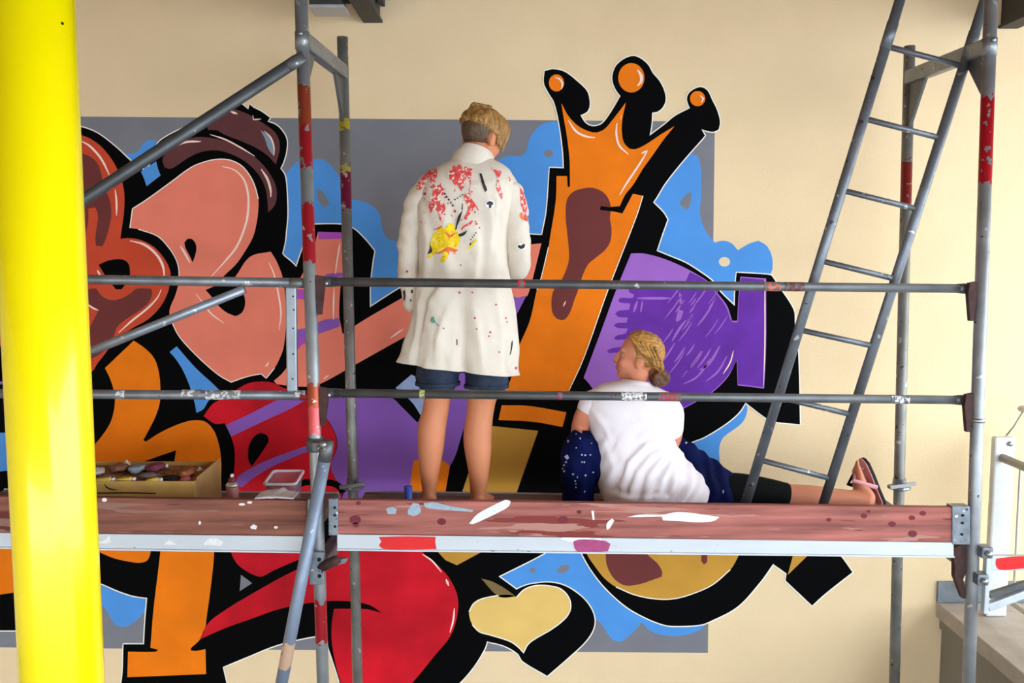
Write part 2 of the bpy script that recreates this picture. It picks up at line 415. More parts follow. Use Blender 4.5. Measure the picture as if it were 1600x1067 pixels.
paint('letter_face', [(497, 362), (535, 363), (537, 428), (532, 450), (530, 493), (533, 510), (535, 521), (546, 519), (556, 508), (622, 469), (670, 442), (670, 508), (628, 529), (558, 568), (506, 597), (484, 604), (432, 600), (428, 595), (442, 582), (455, 560), (462, 500), (464, 450), (470, 433), (485, 405)], P_salm, 5)
paint('magenta_band', [(497, 362), (535, 363), (535, 373), (498, 374)], P_mag, 6, smooth=False)
paint('purple_dab', [(464, 452), (482, 452), (483, 466), (474, 468), (464, 466)], P_mag, 6)
paint('purple_dab', [(464, 515), (484, 511), (505, 500), (530, 497), (531, 510), (508, 518), (484, 526), (464, 530)], P_purp, 6)
paint('purple_dab', [(503, 434), (512, 428), (537, 426), (537, 432), (520, 434), (508, 445)], P_purp, 6)
paint('purple_dab', [(464, 530), (482, 527), (480, 534), (470, 540), (464, 548)], P_mag, 6)
# hat
paint('hat_crown', [(322, 192), (342, 182), (350, 176), (363, 169), (387, 178), (412, 193), (429, 206), (436, 219), (437, 234), (431, 257), (419, 244), (402, 232), (378, 221), (350, 210), (340, 204), (325, 203)], P_hat, 5)
paint('hat_brim', [(254, 249), (265, 232.5), (280, 223), (297, 216), (312, 214), (334, 216), (359, 223), (379, 232), (400, 247), (414, 261), (425, 277), (431, 291), (432.5, 306), (429, 321), (419, 332), (418, 315), (415, 296), (408, 279), (395, 262.5), (378, 249), (359, 240), (340, 235), (316, 237), (295, 246), (276, 259), (265, 264), (257, 261)], P_hat, 5)
paint('hat_shine', [(407, 203), (419, 212), (427, 225), (428, 244), (419, 232), (414, 217)], P_shine, 6)
# blue gaps on the black
paint('blue_gap', [(220, 268), (244, 252), (247, 264), (251, 274), (229, 291), (225, 279)], P_blue, 5)
paint('blue_gap', [(265, 550), (276, 541), (306, 575), (332, 599), (344, 611), (326, 626), (318, 639), (307, 645), (304, 629), (297, 605), (286, 579), (274, 560)], P_blue, 5)
paint('blue_gap', [(-40, 676), (10, 676), (12, 735), (-40, 742)], P_blue, 5, smooth=False)
paint('purple_dab', [(-40, 540), (6, 540), (6, 600), (-40, 604)], P_purp, 5, smooth=False)
# orange one on the left
paint('letter_face', [(209, 532), (227.5, 545), (241, 560), (248, 581), (250.5, 605), (250, 627.5), (244, 648), (235, 667), (224, 687.5), (228, 690), (250, 676), (278, 663), (302.5, 656.5), (321, 659), (334, 672.5), (340, 687.5), (344, 705), (346, 730), (342, 775), (330, 810), (238, 845), (235, 864), (230, 875.5), (220, 879), (205, 878), (178, 872), (154, 862), (120, 845), (100, 760), (120, 715), (143, 699), (160, 680), (173, 659), (179, 635), (179, 616), (173, 594), (164, 575)], P_oran, 5)
paint('black_arrow', [(222, 722), (250, 712), (275, 703.5), (272, 724)], P_black, 7, smooth=False)
paint('letter_face', [(-60, 850), (24, 850), (26, 925), (-60, 938)], P_oran, 5, smooth=False)
paint('letter_stem', [(254, 830), (336, 830), (335, 855), (333, 885), (327, 934), (322, 970.6), (321, 980), (312.5, 999), (298, 1013), (298, 1016), (306, 1017), (321, 1014), (322, 1053), (199, 1058), (200, 1018), (244, 1018), (247.5, 1015), (235, 1012), (240, 951), (247.5, 889)], P_oran, 5)
# reds
paint('letter_face', [(372.5, 607), (387.5, 599), (406, 596), (425, 597.5), (446, 607), (485, 612.5), (507, 624), (509, 650), (517, 665), (524, 680), (526, 692), (524, 706), (517, 725), (521, 742), (530, 757), (537, 772), (520, 800), (380, 815), (357, 770), (364, 748), (367, 717.5), (366, 700), (361, 682), (351, 661), (336, 662), (318, 650), (332.5, 631), (349, 622)], P_red, 5)
paint('letter_eye', [(388, 702), (391, 691), (398, 681), (408, 676), (417.5, 680), (420, 687.5), (416, 696), (404, 714), (393, 729), (388, 717.5)], P_black, 7)
paint('purple_stripe', [(353, 664), (387.5, 648), (425, 629), (438, 624), (479, 624), (455, 638), (416, 656), (378, 674), (361, 682)], P_purp, 6)
paint('purple_stripe', [(371, 746), (393, 731), (425, 716), (477.5, 697), (485, 704), (455, 716), (425, 729), (397, 746), (378, 761), (368, 757)], P_purp, 6)
strokes('black_stroke', [([(462, 760), (475, 754), (495, 753), (520, 755), (532, 762), (536, 770)], 10)], P_black, 6, taper=False)
paint('letter_face', [(355, 830), (360, 860), (369, 879), (383, 891), (398.5, 899), (408, 901), (428, 891), (466, 874.6), (490, 866), (505, 840)], P_red, 5)
paint('red_heart', [(312, 999), (325, 974), (352, 953), (400, 924), (457, 893), (500, 876), (522, 862), (545, 840), (640, 850), (672, 873), (692, 891), (705, 908), (714, 928), (716, 947.5), (711.6, 974), (701, 998), (681, 1022), (644, 1067), (615, 1095), (545, 1095), (533, 1067), (523, 1031), (518, 996), (519, 969), (522, 951), (550, 951), (575, 952), (597, 958), (577, 945), (540, 939), (500, 940), (460, 946), (428, 954), (389, 968), (350, 982)], P_red, 5)
# middle purple and small fields behind the legs
paint('purple_field', [(507, 622), (611, 622), (628, 636), (652, 660), (690, 610), (700, 565), (770, 570), (748, 612), (735, 645), (725, 669), (703, 728), (640, 790), (530, 790), (534, 765), (521, 742), (517, 725), (526, 702), (526, 684), (517, 663), (509, 650)], P_purp, 5)
paint('lilac_patch', [(618, 606), (643, 585), (668, 600), (658, 650), (645, 630), (630, 616)], P_lil, 6)
paint('orange_patch', [(646, 720), (670, 714), (692, 719), (703, 728), (692, 790), (636, 790)], P_oran, 6)
# the crowned letter
paint('crown_letter', [(877, 161), (888, 181), (902.5, 196), (917, 204), (931, 207), (944, 202), (960, 183.5), (978, 160), (972.6, 185.5), (971.6, 206), (975, 223), (983, 232), (993, 233), (1010, 225), (1032.5, 210), (1054, 197), (1036.6, 218.5), (1018, 245), (1005.6, 262), (989, 289), (977, 304), (968.5, 322), (954, 323), (937.6, 322), (938.6, 327), (952, 329), (972.6, 333.5), (989, 302.6), (1004.6, 306), (995, 336.6), (956, 439), (950, 453), (911, 562), (889, 612), (778, 612), (795, 600), (810, 544), (827.5, 502), (839, 453), (845, 436), (857, 386), (859, 374), (868.5, 312), (869.5, 275), (886, 275), (887, 292), (890.5, 292), (890, 250), (886, 214), (881, 185.5)], P_oran, 5, corner=40)
paint('brown_drip', [(886, 312), (896, 299.5), (913, 294), (929, 294), (944, 301.6), (953, 316), (954, 332.5), (953, 341), (955.5, 357), (954, 376), (946, 390), (931, 402.6), (919, 413), (911, 429), (902.5, 456), (898, 467), (892, 485), (884, 498), (876, 500), (867, 495), (862, 483), (864, 456.5), (878, 436), (888, 411), (889, 392), (886, 361), (884, 339)], P_brown, 6)
strokes('black_stroke', [([(938, 325), (955, 327), (971, 329), (978, 316)], 6)], P_black, 7, taper=False)
for cx, cy, rx, ry in ((869.5, 129.5, 12, 13.5), (986.5, 121.5, 20.5, 23), (1090, 154, 12, 12)):
    paint('crown_ball', ell(cx, cy, rx, ry), P_oran, 5)
paint('letter_face', [(770, 384), (826, 382), (846, 380), (832, 436), (824, 462), (818, 466), (770, 466)], P_salm, 5)
paint('purple_dab', [(770, 463), (800, 462), (808, 465), (823, 461), (805, 494), (790, 510), (770, 510)], P_purp, 6)
paint('orange_bar', [(784, 633), (825, 634), (885, 644), (879, 667), (834, 659), (779, 656)], P_oran, 5, corner=60)
paint('orange_bar', [(745, 618), (776, 621), (770, 651), (745, 650)], P_oran, 5, smooth=False)
paint('ochre_block', [(745, 663), (841, 673), (800, 790), (715, 790), (735, 730)], P_ochre, 5, smooth=False)
# purple letter
paint('letter_face', [(986, 396), (1006, 396), (1036.6, 404), (1067.5, 417), (1094, 431.5), (1109, 442), (1119, 455.5), (1135.6, 477), (1144, 501), (1152, 501), (1154, 462), (1157, 432), (1197, 435), (1197, 540), (1194, 607), (1152.5, 602), (1151, 562), (1137.6, 588.5), (1113, 613), (1090, 626.6), (1067.5, 639), (1040, 660), (960, 660), (923, 603), (912, 590), (940, 515), (962, 455)], P_lpur, 5)
paint('purple_shade', [(1078, 425), (1094, 433), (1108, 443), (1118, 457), (1134, 479), (1144, 503), (1153, 503), (1155, 464), (1158, 434), (1195, 437), (1195, 540), (1192, 605), (1153, 600), (1152, 562), (1136, 588), (1112, 612), (1090, 624), (1067, 636), (1000, 640), (985, 570), (964, 551), (952, 552), (948, 548), (956, 544), (972, 541), (978, 530), (962, 531), (959, 528), (964, 524), (977, 521), (981, 513), (964, 512), (959, 508.5), (963, 505), (979, 504), (981, 496), (966, 495), (961, 490.5), (965, 486), (983, 484), (985, 474), (968, 472.5), (966, 469), (969, 465.5), (989, 465), (991, 460), (983, 456), (984, 444), (1067, 442)], P_dpur, 6, corner=70)
rs = random.Random(3)
sl = []
for i in range(26):
    x = rs.uniform(1010, 1120); y = rs.uniform(470, 590); L = rs.uniform(14, 46)
    if (x - 1040) ** 2 / 105 ** 2 + (y - 530) ** 2 / 100 ** 2 > 0.7: continue
    sl.append(([(x, y), (x + L * 0.33, y - L * 0.42), (x + L * 0.6, y - L * 0.85)], rs.uniform(1.2, 3.0)))
sl += [([(1050, 533), (1062, 513), (1072, 500)], 4), ([(1093, 578), (1108, 568), (1125, 540)], 4), ([(1103, 596), (1122, 580), (1136, 556)], 3), ([(1068, 600), (1090, 588), (1110, 560)], 3), ([(995, 466), (1050, 466)], 4), ([(996, 470), (990, 488)], 4), ([(1004, 470), (1001, 488)], 3), ([(1062, 457), (1064, 478)], 4)]
strokes('brush_streak', sl, P_lpur, 7)
paint('purple_gap', [(1056, 500), (1060, 483), (1068, 486), (1063, 500), (1057, 503)], P_lpur, 7)
# ochre circle, heart, odds and ends below the deck
paint('letter_face', [(906, 840), (917.5, 866.6), (929, 884), (944, 903), (962.5, 917), (991, 929), (1019, 935), (1047, 936), (1075, 930), (1112.5, 914), (1141, 890), (1150, 876), (1156, 862), (1160, 840)], P_ochre, 5)
paint('brown_drip', [(945, 845), (946.6, 866), (948, 882.5), (957, 901), (968, 911), (979, 915), (1000, 912.5), (1022.5, 905), (1034, 901), (1035, 894), (1028, 881), (1013, 867.5), (1000, 850)], P_brown, 6)
paint('brown_drip', [(1096.6, 855), (1096, 877), (1100, 882), (1105, 878), (1105, 855)], P_brown, 6)
paint('ochre_tip', [(1243, 850), (1280, 850), (1262, 868), (1231, 898), (1239, 868)], P_ochre, 5, smooth=False)
paint('sand_heart', [(733, 956), (740, 943), (753, 935.5), (779, 930), (797, 929), (807, 933), (819, 921), (836, 915), (856, 915), (876, 920), (889, 934), (891.6, 950), (884, 965), (862.5, 982.5), (836, 998), (825, 1006.6), (818, 1020), (810, 1011), (797, 1002), (766, 992), (749, 987), (738, 976)], P_sand, 5)
paint('sand_overspray', [(752, 904), (768, 908), (790, 920), (806, 932), (780, 932)], mat('paint_overspray', (120, 96, 50), 0.6), 5)
paint('ochre_tip', [(680, 850), (760, 850), (751, 863), (714, 883), (696, 875), (685, 863)], P_ochre, 5, smooth=False)
paint('grey_gap', [(376.5, 898), (394, 911), (374.5, 923.6)], P_gray, 5, smooth=False)

# white shine strokes and thin keylines round the letter faces
strokes('shine_stroke', [
 ([(124, 219), (140, 228), (158, 248), (172, 276)], 3.4), ([(180, 296), (182, 315), (182, 337)], 3), ([(203, 376), (225, 382), (243, 396), (254, 414), (257, 434)], 4),
 ([(252, 452), (246, 465), (230, 482), (205, 502), (185, 520)], 3), ([(152, 422), (158, 433)], 3), ([(136, 475), (145, 481), (154, 485)], 3),
 ([(347, 260), (365, 265), (380, 279), (387, 300), (388, 325), (384, 350), (370, 385), (350, 410), (330, 432)], 3.4), ([(282, 384), (290, 398), (297, 411)], 3.2),
 ([(306, 459), (318, 474), (330, 490), (350, 505)], 2.2), ([(420, 410), (427, 425), (431, 440), (436, 465), (439, 490), (436, 515)], 2.8), ([(531, 380), (527, 405), (524, 428)], 2.6), ([(522, 450), (521, 480), (521, 500)], 2.6),
 ([(610, 528), (620, 521), (630, 514)], 2.6), ([(415, 573), (420, 566)], 2.5), ([(505, 592), (514, 586)], 2.5),
 ([(276, 228), (290, 222), (314, 221)], 3.2), ([(408, 264), (418, 280), (423, 298), (423, 308)], 3.6), ([(360, 174), (371, 178)], 4), ([(413, 205), (423, 215), (428, 230), (428, 243)], 2.4), ([(328, 210), (352, 218), (375, 230), (398, 244)], 2.4), ([(395, 180), (396, 187), (408, 186)], 2),
 ([(888, 188), (900, 205), (915, 213), (930, 215)], 3.4), ([(964, 192), (963, 210), (968, 228), (982, 241)], 3.2), ([(1012, 235), (1000, 255), (978, 288), (968, 305)], 3), ([(1012, 235), (1002, 240)], 3.5), ([(971, 180), (970, 186)], 3),
 ([(867, 121), (874, 123), (879, 131), (877, 139)], 3.2), ([(996, 109), (1002, 119), (1001, 129), (996, 134)], 5), ([(1094, 149), (1099, 154), (1096, 160)], 3.2),
 ([(1195, 437), (1195, 540), (1193, 602)], 1.8), ([(1146, 548), (1141, 566), (1130, 584)], 2), ([(880, 479), (884, 470)], 2),
 ([(660, 866), (675, 876), (690, 894)], 2.4), ([(697, 905), (701, 915)], 4), ([(710, 950), (708, 970), (703, 988)], 2.6)], P_wht, 8)
strokes('keyline', [([(733, 956), (740, 943), (753, 935.5), (779, 930)], 1.8), ([(807, 933), (819, 921), (836, 915), (856, 915), (876, 920), (889, 934), (891.6, 950), (884, 965), (862.5, 982.5), (836, 998), (825, 1006.6), (818, 1020), (810, 1011), (797, 1002), (766, 992), (749, 987), (738, 976)], 1.8),
 ([(962.5, 917), (991, 929), (1019, 935), (1047, 936), (1075, 930), (1112.5, 914), (1141, 890)], 1.6), ([(203, 356), (207, 326), (227.5, 313), (269, 283), (297, 262.5), (316, 254), (338, 249), (359, 250), (377.5, 259), (390, 274), (398, 290), (403.5, 311)], 1.6), ([(216, 358), (246, 369), (263, 386), (274, 403), (279, 418), (280, 437)], 1.4),
 ([(267, 500), (278, 522.5), (293, 541), (316, 564), (342, 586), (361, 597), (387.5, 588), (408, 584), (416, 591), (429, 575)], 1.4), ([(889, 610), (911, 562), (950, 453), (995, 336.6), (1004.6, 306)], 1.3), ([(839, 453), (845, 436), (857, 386)], 1.3)], P_halo, 8, taper=False)
# ------------------------------------------------------------------ scaffold
SPOT_W, SPOT_R = (226, 226, 222), (150, 40, 48)
M_galv = speckled('galvanised_tube', (128, 132, 136), [((190, 190, 186), 26, 0.68), ((64, 60, 60), 38, 0.70)], 0.42, 0.55, 0.28, 10)
M_galvd = speckled('galvanised_tube_dark', (96, 99, 102), [((176, 176, 172), 24, 0.71), ((130, 48, 50), 16, 0.73)], 0.45, 0.5, 0.25, 10)
M_galvl = speckled('galvanised_tube_pale', (150, 158, 168), [((206, 206, 204), 24, 0.70), ((96, 60, 70), 34, 0.73)], 0.4, 0.55, 0.2, 10)
M_steel = speckled('zinc_fitting', (122, 130, 138), [((200, 204, 206), 40, 0.66), ((52, 50, 52), 40, 0.66)], 0.45, 0.6, 0.3, 22)
M_rust = mat('rusty_wedge', (72, 48, 46), 0.7, 0.3, vary=0.3, scale=40)
M_bolt = mat('bolt_steel', (168, 170, 172), 0.35, 0.8, vary=0.1)
RT = 0.0242

def vline(pa, pb, y0, y1, Y):
    """straight line through two pixel points, cut at two pixel rows"""
    f = lambda y: pa[0] + (pb[0] - pa[0]) * (y - pa[1]) / (pb[1] - pa[1])
    return W(f(y0), y0, Y), W(f(y1), y1, Y), f

def to_floor(top, bot):
    d = (bot - top); t = (0.012 - top.z) / d.z
    return top + d * t

def px_z(y, Y): return W(800, y, Y).z

def frame(front, rear, fy0, ry0, bands_f, bands_r, side, label):
    """an H-frame of the scaffold: front and rear post, head transom, corner plates, deck transom, feet"""
    a, b, ff = vline(front[0], front[1], fy0, 1000, YF); base_f = to_floor(a, b)
    c, d, fr = vline(rear[0], rear[1], ry0, 1000, YR); base_r = to_floor(c, d)
    t = thing('scaffold_frame', base_f, label, 'scaffold frame', 'scaffold end frames')
    bz = base_f.z
    bf = [(px_z(y1, YF) - bz, px_z(y0, YF) - bz, col) for (y0, y1, col) in bands_f]
    br = [(px_z(y1, YR) - bz, px_z(y0, YR) - bz, col) for (y0, y1, col) in bands_r]
    mf = speckled('front_post_' + side, (146, 150, 154), [((200, 200, 196), 26, 0.69), ((70, 62, 62), 34, 0.72)], 0.4, 0.5, 0.22, 10, bands=bf)
    mr = speckled('rear_post_' + side, (126, 126, 122), [((190, 188, 180), 24, 0.66), ((84, 60, 56), 30, 0.68)], 0.45, 0.45, 0.25, 10, bands=br)
    G().tube([a, base_f], RT, 18).obj('front_post', mf, t)
    G().tube([c, base_r], RT, 18).obj('rear_post', mr, t)
    for q in (base_f, base_r):
        G().box((q.x - 0.075, q.y - 0.075, 0.0), (q.x + 0.075, q.y + 0.075, 0.012)).obj('base_plate', M_steel, t, smooth=False)
    return t, ff, fr, a, c

RED, ORR, PINKB = (176, 32, 44), (168, 76, 48), (222, 92, 96)
frL, ffL, frLr, topL, topLr = frame([(471, 20), (501, 950)], [(535, 60), (556, 950)], -60, 58,
    [(133, 205, ORR), (196, 262, RED), (318, 408, RED), (600, 640, ORR), (636, 676, PINKB), (938, 1000, RED)],
    [(262, 325, (126, 26, 62)), (186, 202, (200, 180, 60)), (258, 268, (190, 180, 90))], 'left', 'left scaffold end frame with patchy red bands and a diagonal brace clamped to it')
frR, ffR, frRr, topR, topRr = frame([(1545, 100), (1514, 1050)], [(1421, 80), (1399, 1000)], -60, 72,
    [(152, 285, (190, 26, 42))], [(250, 322, (138, 44, 42))], 'right', 'right scaffold end frame with one bright red band beside the ladder')

def frame_extras(t, ff, fr, fy, ry, sgn):
    """head transom, corner plates, collar, deck transom"""
    p = W(ff(fy), fy, YF); q = W(fr(ry), ry, YR)
    q.z = p.z + (q.z - p.z) * 0.6
    o = G().bar(p, q, 0.045, 0.062).obj('head_transom', M_galv, t, smooth=False, bevel=0.008)
    d = (q - p).normalized()
    dn = Vector((0, 0, -1))
    # corner plates under the transom
    for e, s_, dist, drop in ((p, 1, 0.13, 0.17), (q, -1, 0.15, 0.22)):
        k = e + d * s_ * 0.03
        G().prism([k + dn * 0.02 + Vector((-0.006, 0, 0)), k + d * s_ * dist + dn * 0.03 + Vector((-0.006, 0, 0)), k + d * s_ * (dist * 0.85) + dn * 0.06 + Vector((-0.006, 0, 0)), k + d * s_ * 0.008 + dn * drop + Vector((-0.006, 0, 0)), k + dn * drop + Vector((-0.006, 0, 0))],
                  (0.012, 0, 0)).obj('corner_plate', M_galvd, t, smooth=False)
    # spigot collar on the front post
    c0 = W(ff(fy + 15), fy + 15, YF); c1 = W(ff(fy - 12), fy - 12, YF)
    G().tube([c0, c1], RT + 0.003, 18).obj('collar', M_galv, t)
    G().tube([c1 + Vector((0, -RT - 0.004, -0.012)), c1 + Vector((0, -RT - 0.010, -0.012))], 0.008, 10).obj('bolt', M_bolt, t)
    # transom carrying the deck
    f0 = W(ff(880), 880, YF); r0 = W(fr(790), 790, YR); zd = DECK_Z - 0.115
    G().bar((f0.x, YF, zd), (r0.x, YR, zd), 0.05, 0.05).obj('deck_transom', M_galv, t, smooth=False, bevel=0.006)
    # base collar and wedge on the rear post, standing on the deck line
    rz = DECK_Z + 0.02
    xr = W(fr(772), 772, YR).x
    g = G().lathe((xr, YR, rz - 0.004), [(0.045, 0), (0.052, 0.004), (0.052, 0.012), (0.03, 0.02), (0.028, 0.05)], 18)
    g.obj('rosette', M_steel, t)
    G().bar((xr - 0.055, YR - 0.035, rz + 0.012), (xr + 0.06, YR - 0.035, rz + 0.03), 0.012, 0.016).obj('wedge', M_bolt, t, smooth=False)
frame_extras(frL, ffL, frLr, 62, 110, 1)
frame_extras(frR, ffR, frRr, 72, 118, -1)

def coupler(parent, c, r=0.034, ax=(0, 0, 1), m=None, side=1):
    """half coupler: band round the tube, hinge block and bolt"""
    ax = Vector(ax); c = Vector(c)
    G().tube([c - ax * 0.026, c + ax * 0.026], r, 16).obj('coupler_band', m or M_steel, parent)
    G().box((c.x + side * r * 0.5 - 0.018, c.y - 0.06, c.z - 0.02), (c.x + side * r * 0.5 + 0.018, c.y - 0.02, c.z + 0.02)).obj('coupler_jaw', m or M_steel, parent, smooth=False, bevel=0.004)
    G().tube([(c.x + side * r * 0.5 + side * 0.012, c.y - 0.062, c.z), (c.x + side * r * 0.5 + side * 0.012, c.y - 0.078, c.z)], 0.011, 6).obj('coupler_bolt', M_bolt, parent)
# wedge boxes on the front posts that carry the rails
for (t, ff, ys, s_) in ((frL, ffL, (442, 616), 1), (frR, ffR, (452, 626), -1)):
    for y in ys:
        p = W(ff(y), y, YF)
        G().prism([p + Vector((s_ * 0.022, -0.012, 0.03)), p + Vector((s_ * 0.05, -0.012, 0.025)), p + Vector((s_ * 0.055, -0.012, -0.02)), p + Vector((s_ * 0.042, -0.012, -0.12)), p + Vector((s_ * 0.03, -0.012, -0.12)), p + Vector((s_ * 0.022, -0.012, -0.05))], (0, 0.024, 0)).obj('wedge_hook', M_rust, t, smooth=False)
p = W(ffR(656), 656, YF); G().tube([p + Vector((0, 0, -0.008)), p + Vector((0, 0, 0.008))], RT + 0.005, 16).obj('clip_ring', M_bolt, frR)
coupler(frL, W(ffL(694), 694, YF), m=M_galvd, side=1)
# coupler with lever on the left frame below the deck, and the perforated bracket head
p = W(ffL(880), 880, YF)
G().box((p.x - 0.03, p.y - 0.045, p.z - 0.07), (p.x + 0.028, p.y - 0.028, p.z + 0.06)).obj('bracket_plate', M_steel, frL, smooth=False, bevel=0.003)
for dz in (-0.035, 0.0, 0.03):
    G().tube([(p.x + 0.01, p.y - 0.0455, p.z + dz), (p.x + 0.01, p.y - 0.0465, p.z + dz)], 0.008, 12).obj('bracket_hole', mat('hole_dark', (22, 22, 24), 0.9), frL)
q = W(524, 878, YF - 0.06)
G().tube([p + Vector((0.02, -0.04, 0.0)), q + Vector((0, 0, 0.006)), q + Vector((0.02, 0, 0.01))], [0.02, 0.02, 0.012], 10).obj('coupler_jaw', M_rust, frL)
G().prism([q + Vector((0.0, 0, -0.014)), q + Vector((0.04, 0, -0.004)), q + Vector((0.05, 0, 0.016)), q + Vector((0.03, 0, 0.012)), q + Vector((0.0, 0, 0.006))], (0, 0.014, 0)).obj('wing_nut', M_steel, frL, smooth=False)

# --- guard rails of the right bay
def rail(y0, y1, x0, x1, m, label, pats):
    a, b = W(x0, y0, YF + 0.03), W(x1, y1, YF + 0.03)
    t = thing('guard_rail', a, label, 'guard rail', 'guard rails of the right bay')
    d = (b - a).normalized(); r = 0.0172
    G().tube([a + d * 0.03, b - d * 0.05], r, 16).obj('tube', m, t)
    for e, s_ in ((a, 1), (b, -1)):
        # flattened hook end
        G().tube([e + d * s_ * 0.06, e + d * s_ * 0.03, e + d * s_ * 0.0, e + d * s_ * -0.012 + Vector((0, 0, -0.012))], [(0.0172, 0.0172), (0.02, 0.012), (0.021, 0.006), (0.012, 0.005)], 14).obj('hook_end', m, t)
        G().tube([e + d * s_ * 0.01 + Vector((0, -0.006, -0.006)), e + d * s_ * 0.01 + Vector((0, -0.018, -0.006))], 0.009, 10).obj('bolt', M_bolt, t)
    for k, (x, w_, c) in enumerate(pats):
        yy = y0 + (y1 - y0) * (x - x0) / (x1 - x0)
        q = W(x, yy, YF + 0.03); L = w_ * 0.00245
        G().tube([q - d * L / 2, q + d * L / 2], r + 0.0006, 16, cap=False).obj('paint_band', speckled('dab_%d_%d_%d' % c, c, [((104, 106, 108), 60, 0.52)], 0.6, 0.1, 0.2, 60), t)
    return t
rail(440, 451, 506, 1518, M_galvd, 'upper guard rail crossing behind the seated and standing painters\' view of the mural', [(1206, 26, (206, 112, 92)), (1240, 30, (110, 60, 60)), (815, 12, (190, 30, 50))])['label'] = 'upper dark tube guard rail running across the standing painter at waist height'
rail(614, 625, 510, 1512, M_galvd, 'x', [(1046, 37, (160, 66, 74)), (990, 40, (214, 214, 210)), (1405, 28, (224, 226, 228)), (875, 8, (150, 40, 80)), (660, 8, (190, 190, 110))])['label'] = 'lower tube guard rail across the seated painter with white and red paint marks'

# --- double guard rail of the left bay
a, b = W(-140, 432, YF + 0.03), W(474, 442, YF + 0.03)
c, d = W(-140, 614, YF + 0.03), W(482, 618, YF + 0.03)
t = thing('double_guard_rail', b, 'pale double guard rail frame with upright and diagonal behind the yellow column', 'guard rail')
G().tube([a, b], 0.0182, 16).obj('top_rail', M_galv, t)
G().tube([c, d], 0.0182, 16).obj('bottom_rail', M_galv, t)
u0, u1 = W(455, 448, YF + 0.03), W(457, 612, YF + 0.03)
G().bar(u0, u1, 0.02, 0.042, up=(1, 0, 0)).obj('upright', M_galvl, t, smooth=False, bevel=0.006)
for y in (463, 484, 513, 553, 592):
    q = W(455 + (y % 5), y, YF + 0.018)
    G().tube([q, q + Vector((0, 0.002, 0))], 0.0035, 8).obj('rivet_hole', MATS['hole_dark'], t)
G().tube([W(382, 452, YF + 0.02), W(60, 582, YF + 0.02)], 0.0172, 14).obj('diagonal', M_galvl, t)
G().tube([b + Vector((-0.05, 0, 0)), b + Vector((0.012, 0, 0))], 0.0195, 14).obj('end_sleeve', M_galv, t)
G().tube([d + Vector((-0.03, 0, 0)), d + Vector((0.012, 0, 0))], 0.0195, 14).obj('end_sleeve', mat('red_sleeve', (150, 36, 46), 0.6, vary=0.2, scale=40), t)
for (x, y, w_) in ((350, 617, 55), (300, 616, 30), (190, 616, 14), (470, 617, 16)):
    q = W(x, y, YF + 0.03); L = w_ * 0.00245
    G().tube([q - Vector((L / 2, 0, 0)), q + Vector((L / 2, 0, 0))], 0.0187, 14, cap=False).obj('paint_band', speckled('dab_white', (214, 216, 216), [((128, 132, 136), 55, 0.50)], 0.6, 0.1, 0.2, 60), t)

# --- diagonal braces
a, b = W(468, 92, YF - 0.05), W(-380, 645, YF - 0.05)
t = thing('diagonal_brace', a, 'dark diagonal scaffold brace sloping down to the left over the painted hat', 'scaffold tube', 'diagonal braces')
dirn = (b - a).normalized()
G().tube([a + dirn * 0.05, b], 0.0225, 16).obj('tube', speckled('brace_dark', (82, 85, 88), [((150, 60, 56), 14, 0.74), ((170, 172, 172), 26, 0.74)], 0.45, 0.5, 0.2, 10), t)
G().tube([a + dirn * 0.06, a + dirn * 0.02, a - dirn * 0.02], [(0.0225, 0.0225), (0.024, 0.012), (0.02, 0.006)], 14).obj('flat_end', M_galvd, t)
a, b = W(512, 692, YF - 0.10), W(424, 1150, YF - 0.10)
t = thing('diagonal_brace', a, 'blue-grey brace tube clamped in front of the left post and running down', 'scaffold tube', 'diagonal braces')
dirn = (b - a).normalized()
zc = lambda y: (W(800, y, YF - 0.10).z - a.z)
G().tube([a + dirn * 0.05, b], 0.0242, 18).obj('tube', speckled('brace_blue', (130, 144, 166), [((176, 186, 200), 20, 0.7)], 0.45, 0.35, 0.14, 10, bands=[(zc(1043), zc(1003), (226, 190, 160))]), t)
G().tube([a - dirn * 0.01, a + dirn * 0.03, a + dirn * 0.07], [(0.022, 0.02), (0.026, 0.026), (0.0255, 0.0255)], 16).obj('swivel_head', M_galvd, t)
G().tube([a + Vector((-0.01, -0.028, 0.0)), a + Vector((-0.01, -0.04, 0.0))], 0.012, 8).obj('bolt', M_bolt, t)

# --- decks: hollow metal channel, planks, toe board
M_alu = speckled('alu_channel', (196, 202, 208), [((232, 234, 234), 9, 0.66), ((120, 120, 126), 60, 0.72)], 0.45, 0.15, 0.1, 6, stretch=(0.25, 1, 1))
M_plank = speckled('grey_plank', (122, 108, 102), [((150, 140, 134), 12, 0.62), ((120, 56, 50), 10, 0.66)], 0.8, 0, 0.25, 9, stretch=(0.2, 2, 2), spec=0.2)
def wood(name, rgb, dark, pale):
    return speckled(name, rgb, [(dark, 9, 0.60), (pale, 12, 0.63), ((90, 40, 46), 30, 0.76), ((214, 206, 204), 40, 0.79)], 0.75, 0, 0.45, 12, stretch=(0.18, 1.6, 2.6), spec=0.25)
M_toeR = wood('toe_wood_rose', (158, 96, 88), (128, 58, 54), (176, 128, 116))
M_toeL = wood('toe_wood_brown', (130, 82, 68), (104, 50, 44), (140, 104, 92))
def quad_strip(x0, x1, yt0, yt1, yb0, yb1, Y, th):
    """board standing on edge: front face through four pixels, thickness th"""
    A, B, C, D = W(x0, yb0, Y), W(x1, yb1, Y), W(x1, yt1, Y), W(x0, yt0, Y)
    o = Vector((0, th, 0))
    return [A, B, B + o, A + o, D, C, C + o, D + o]
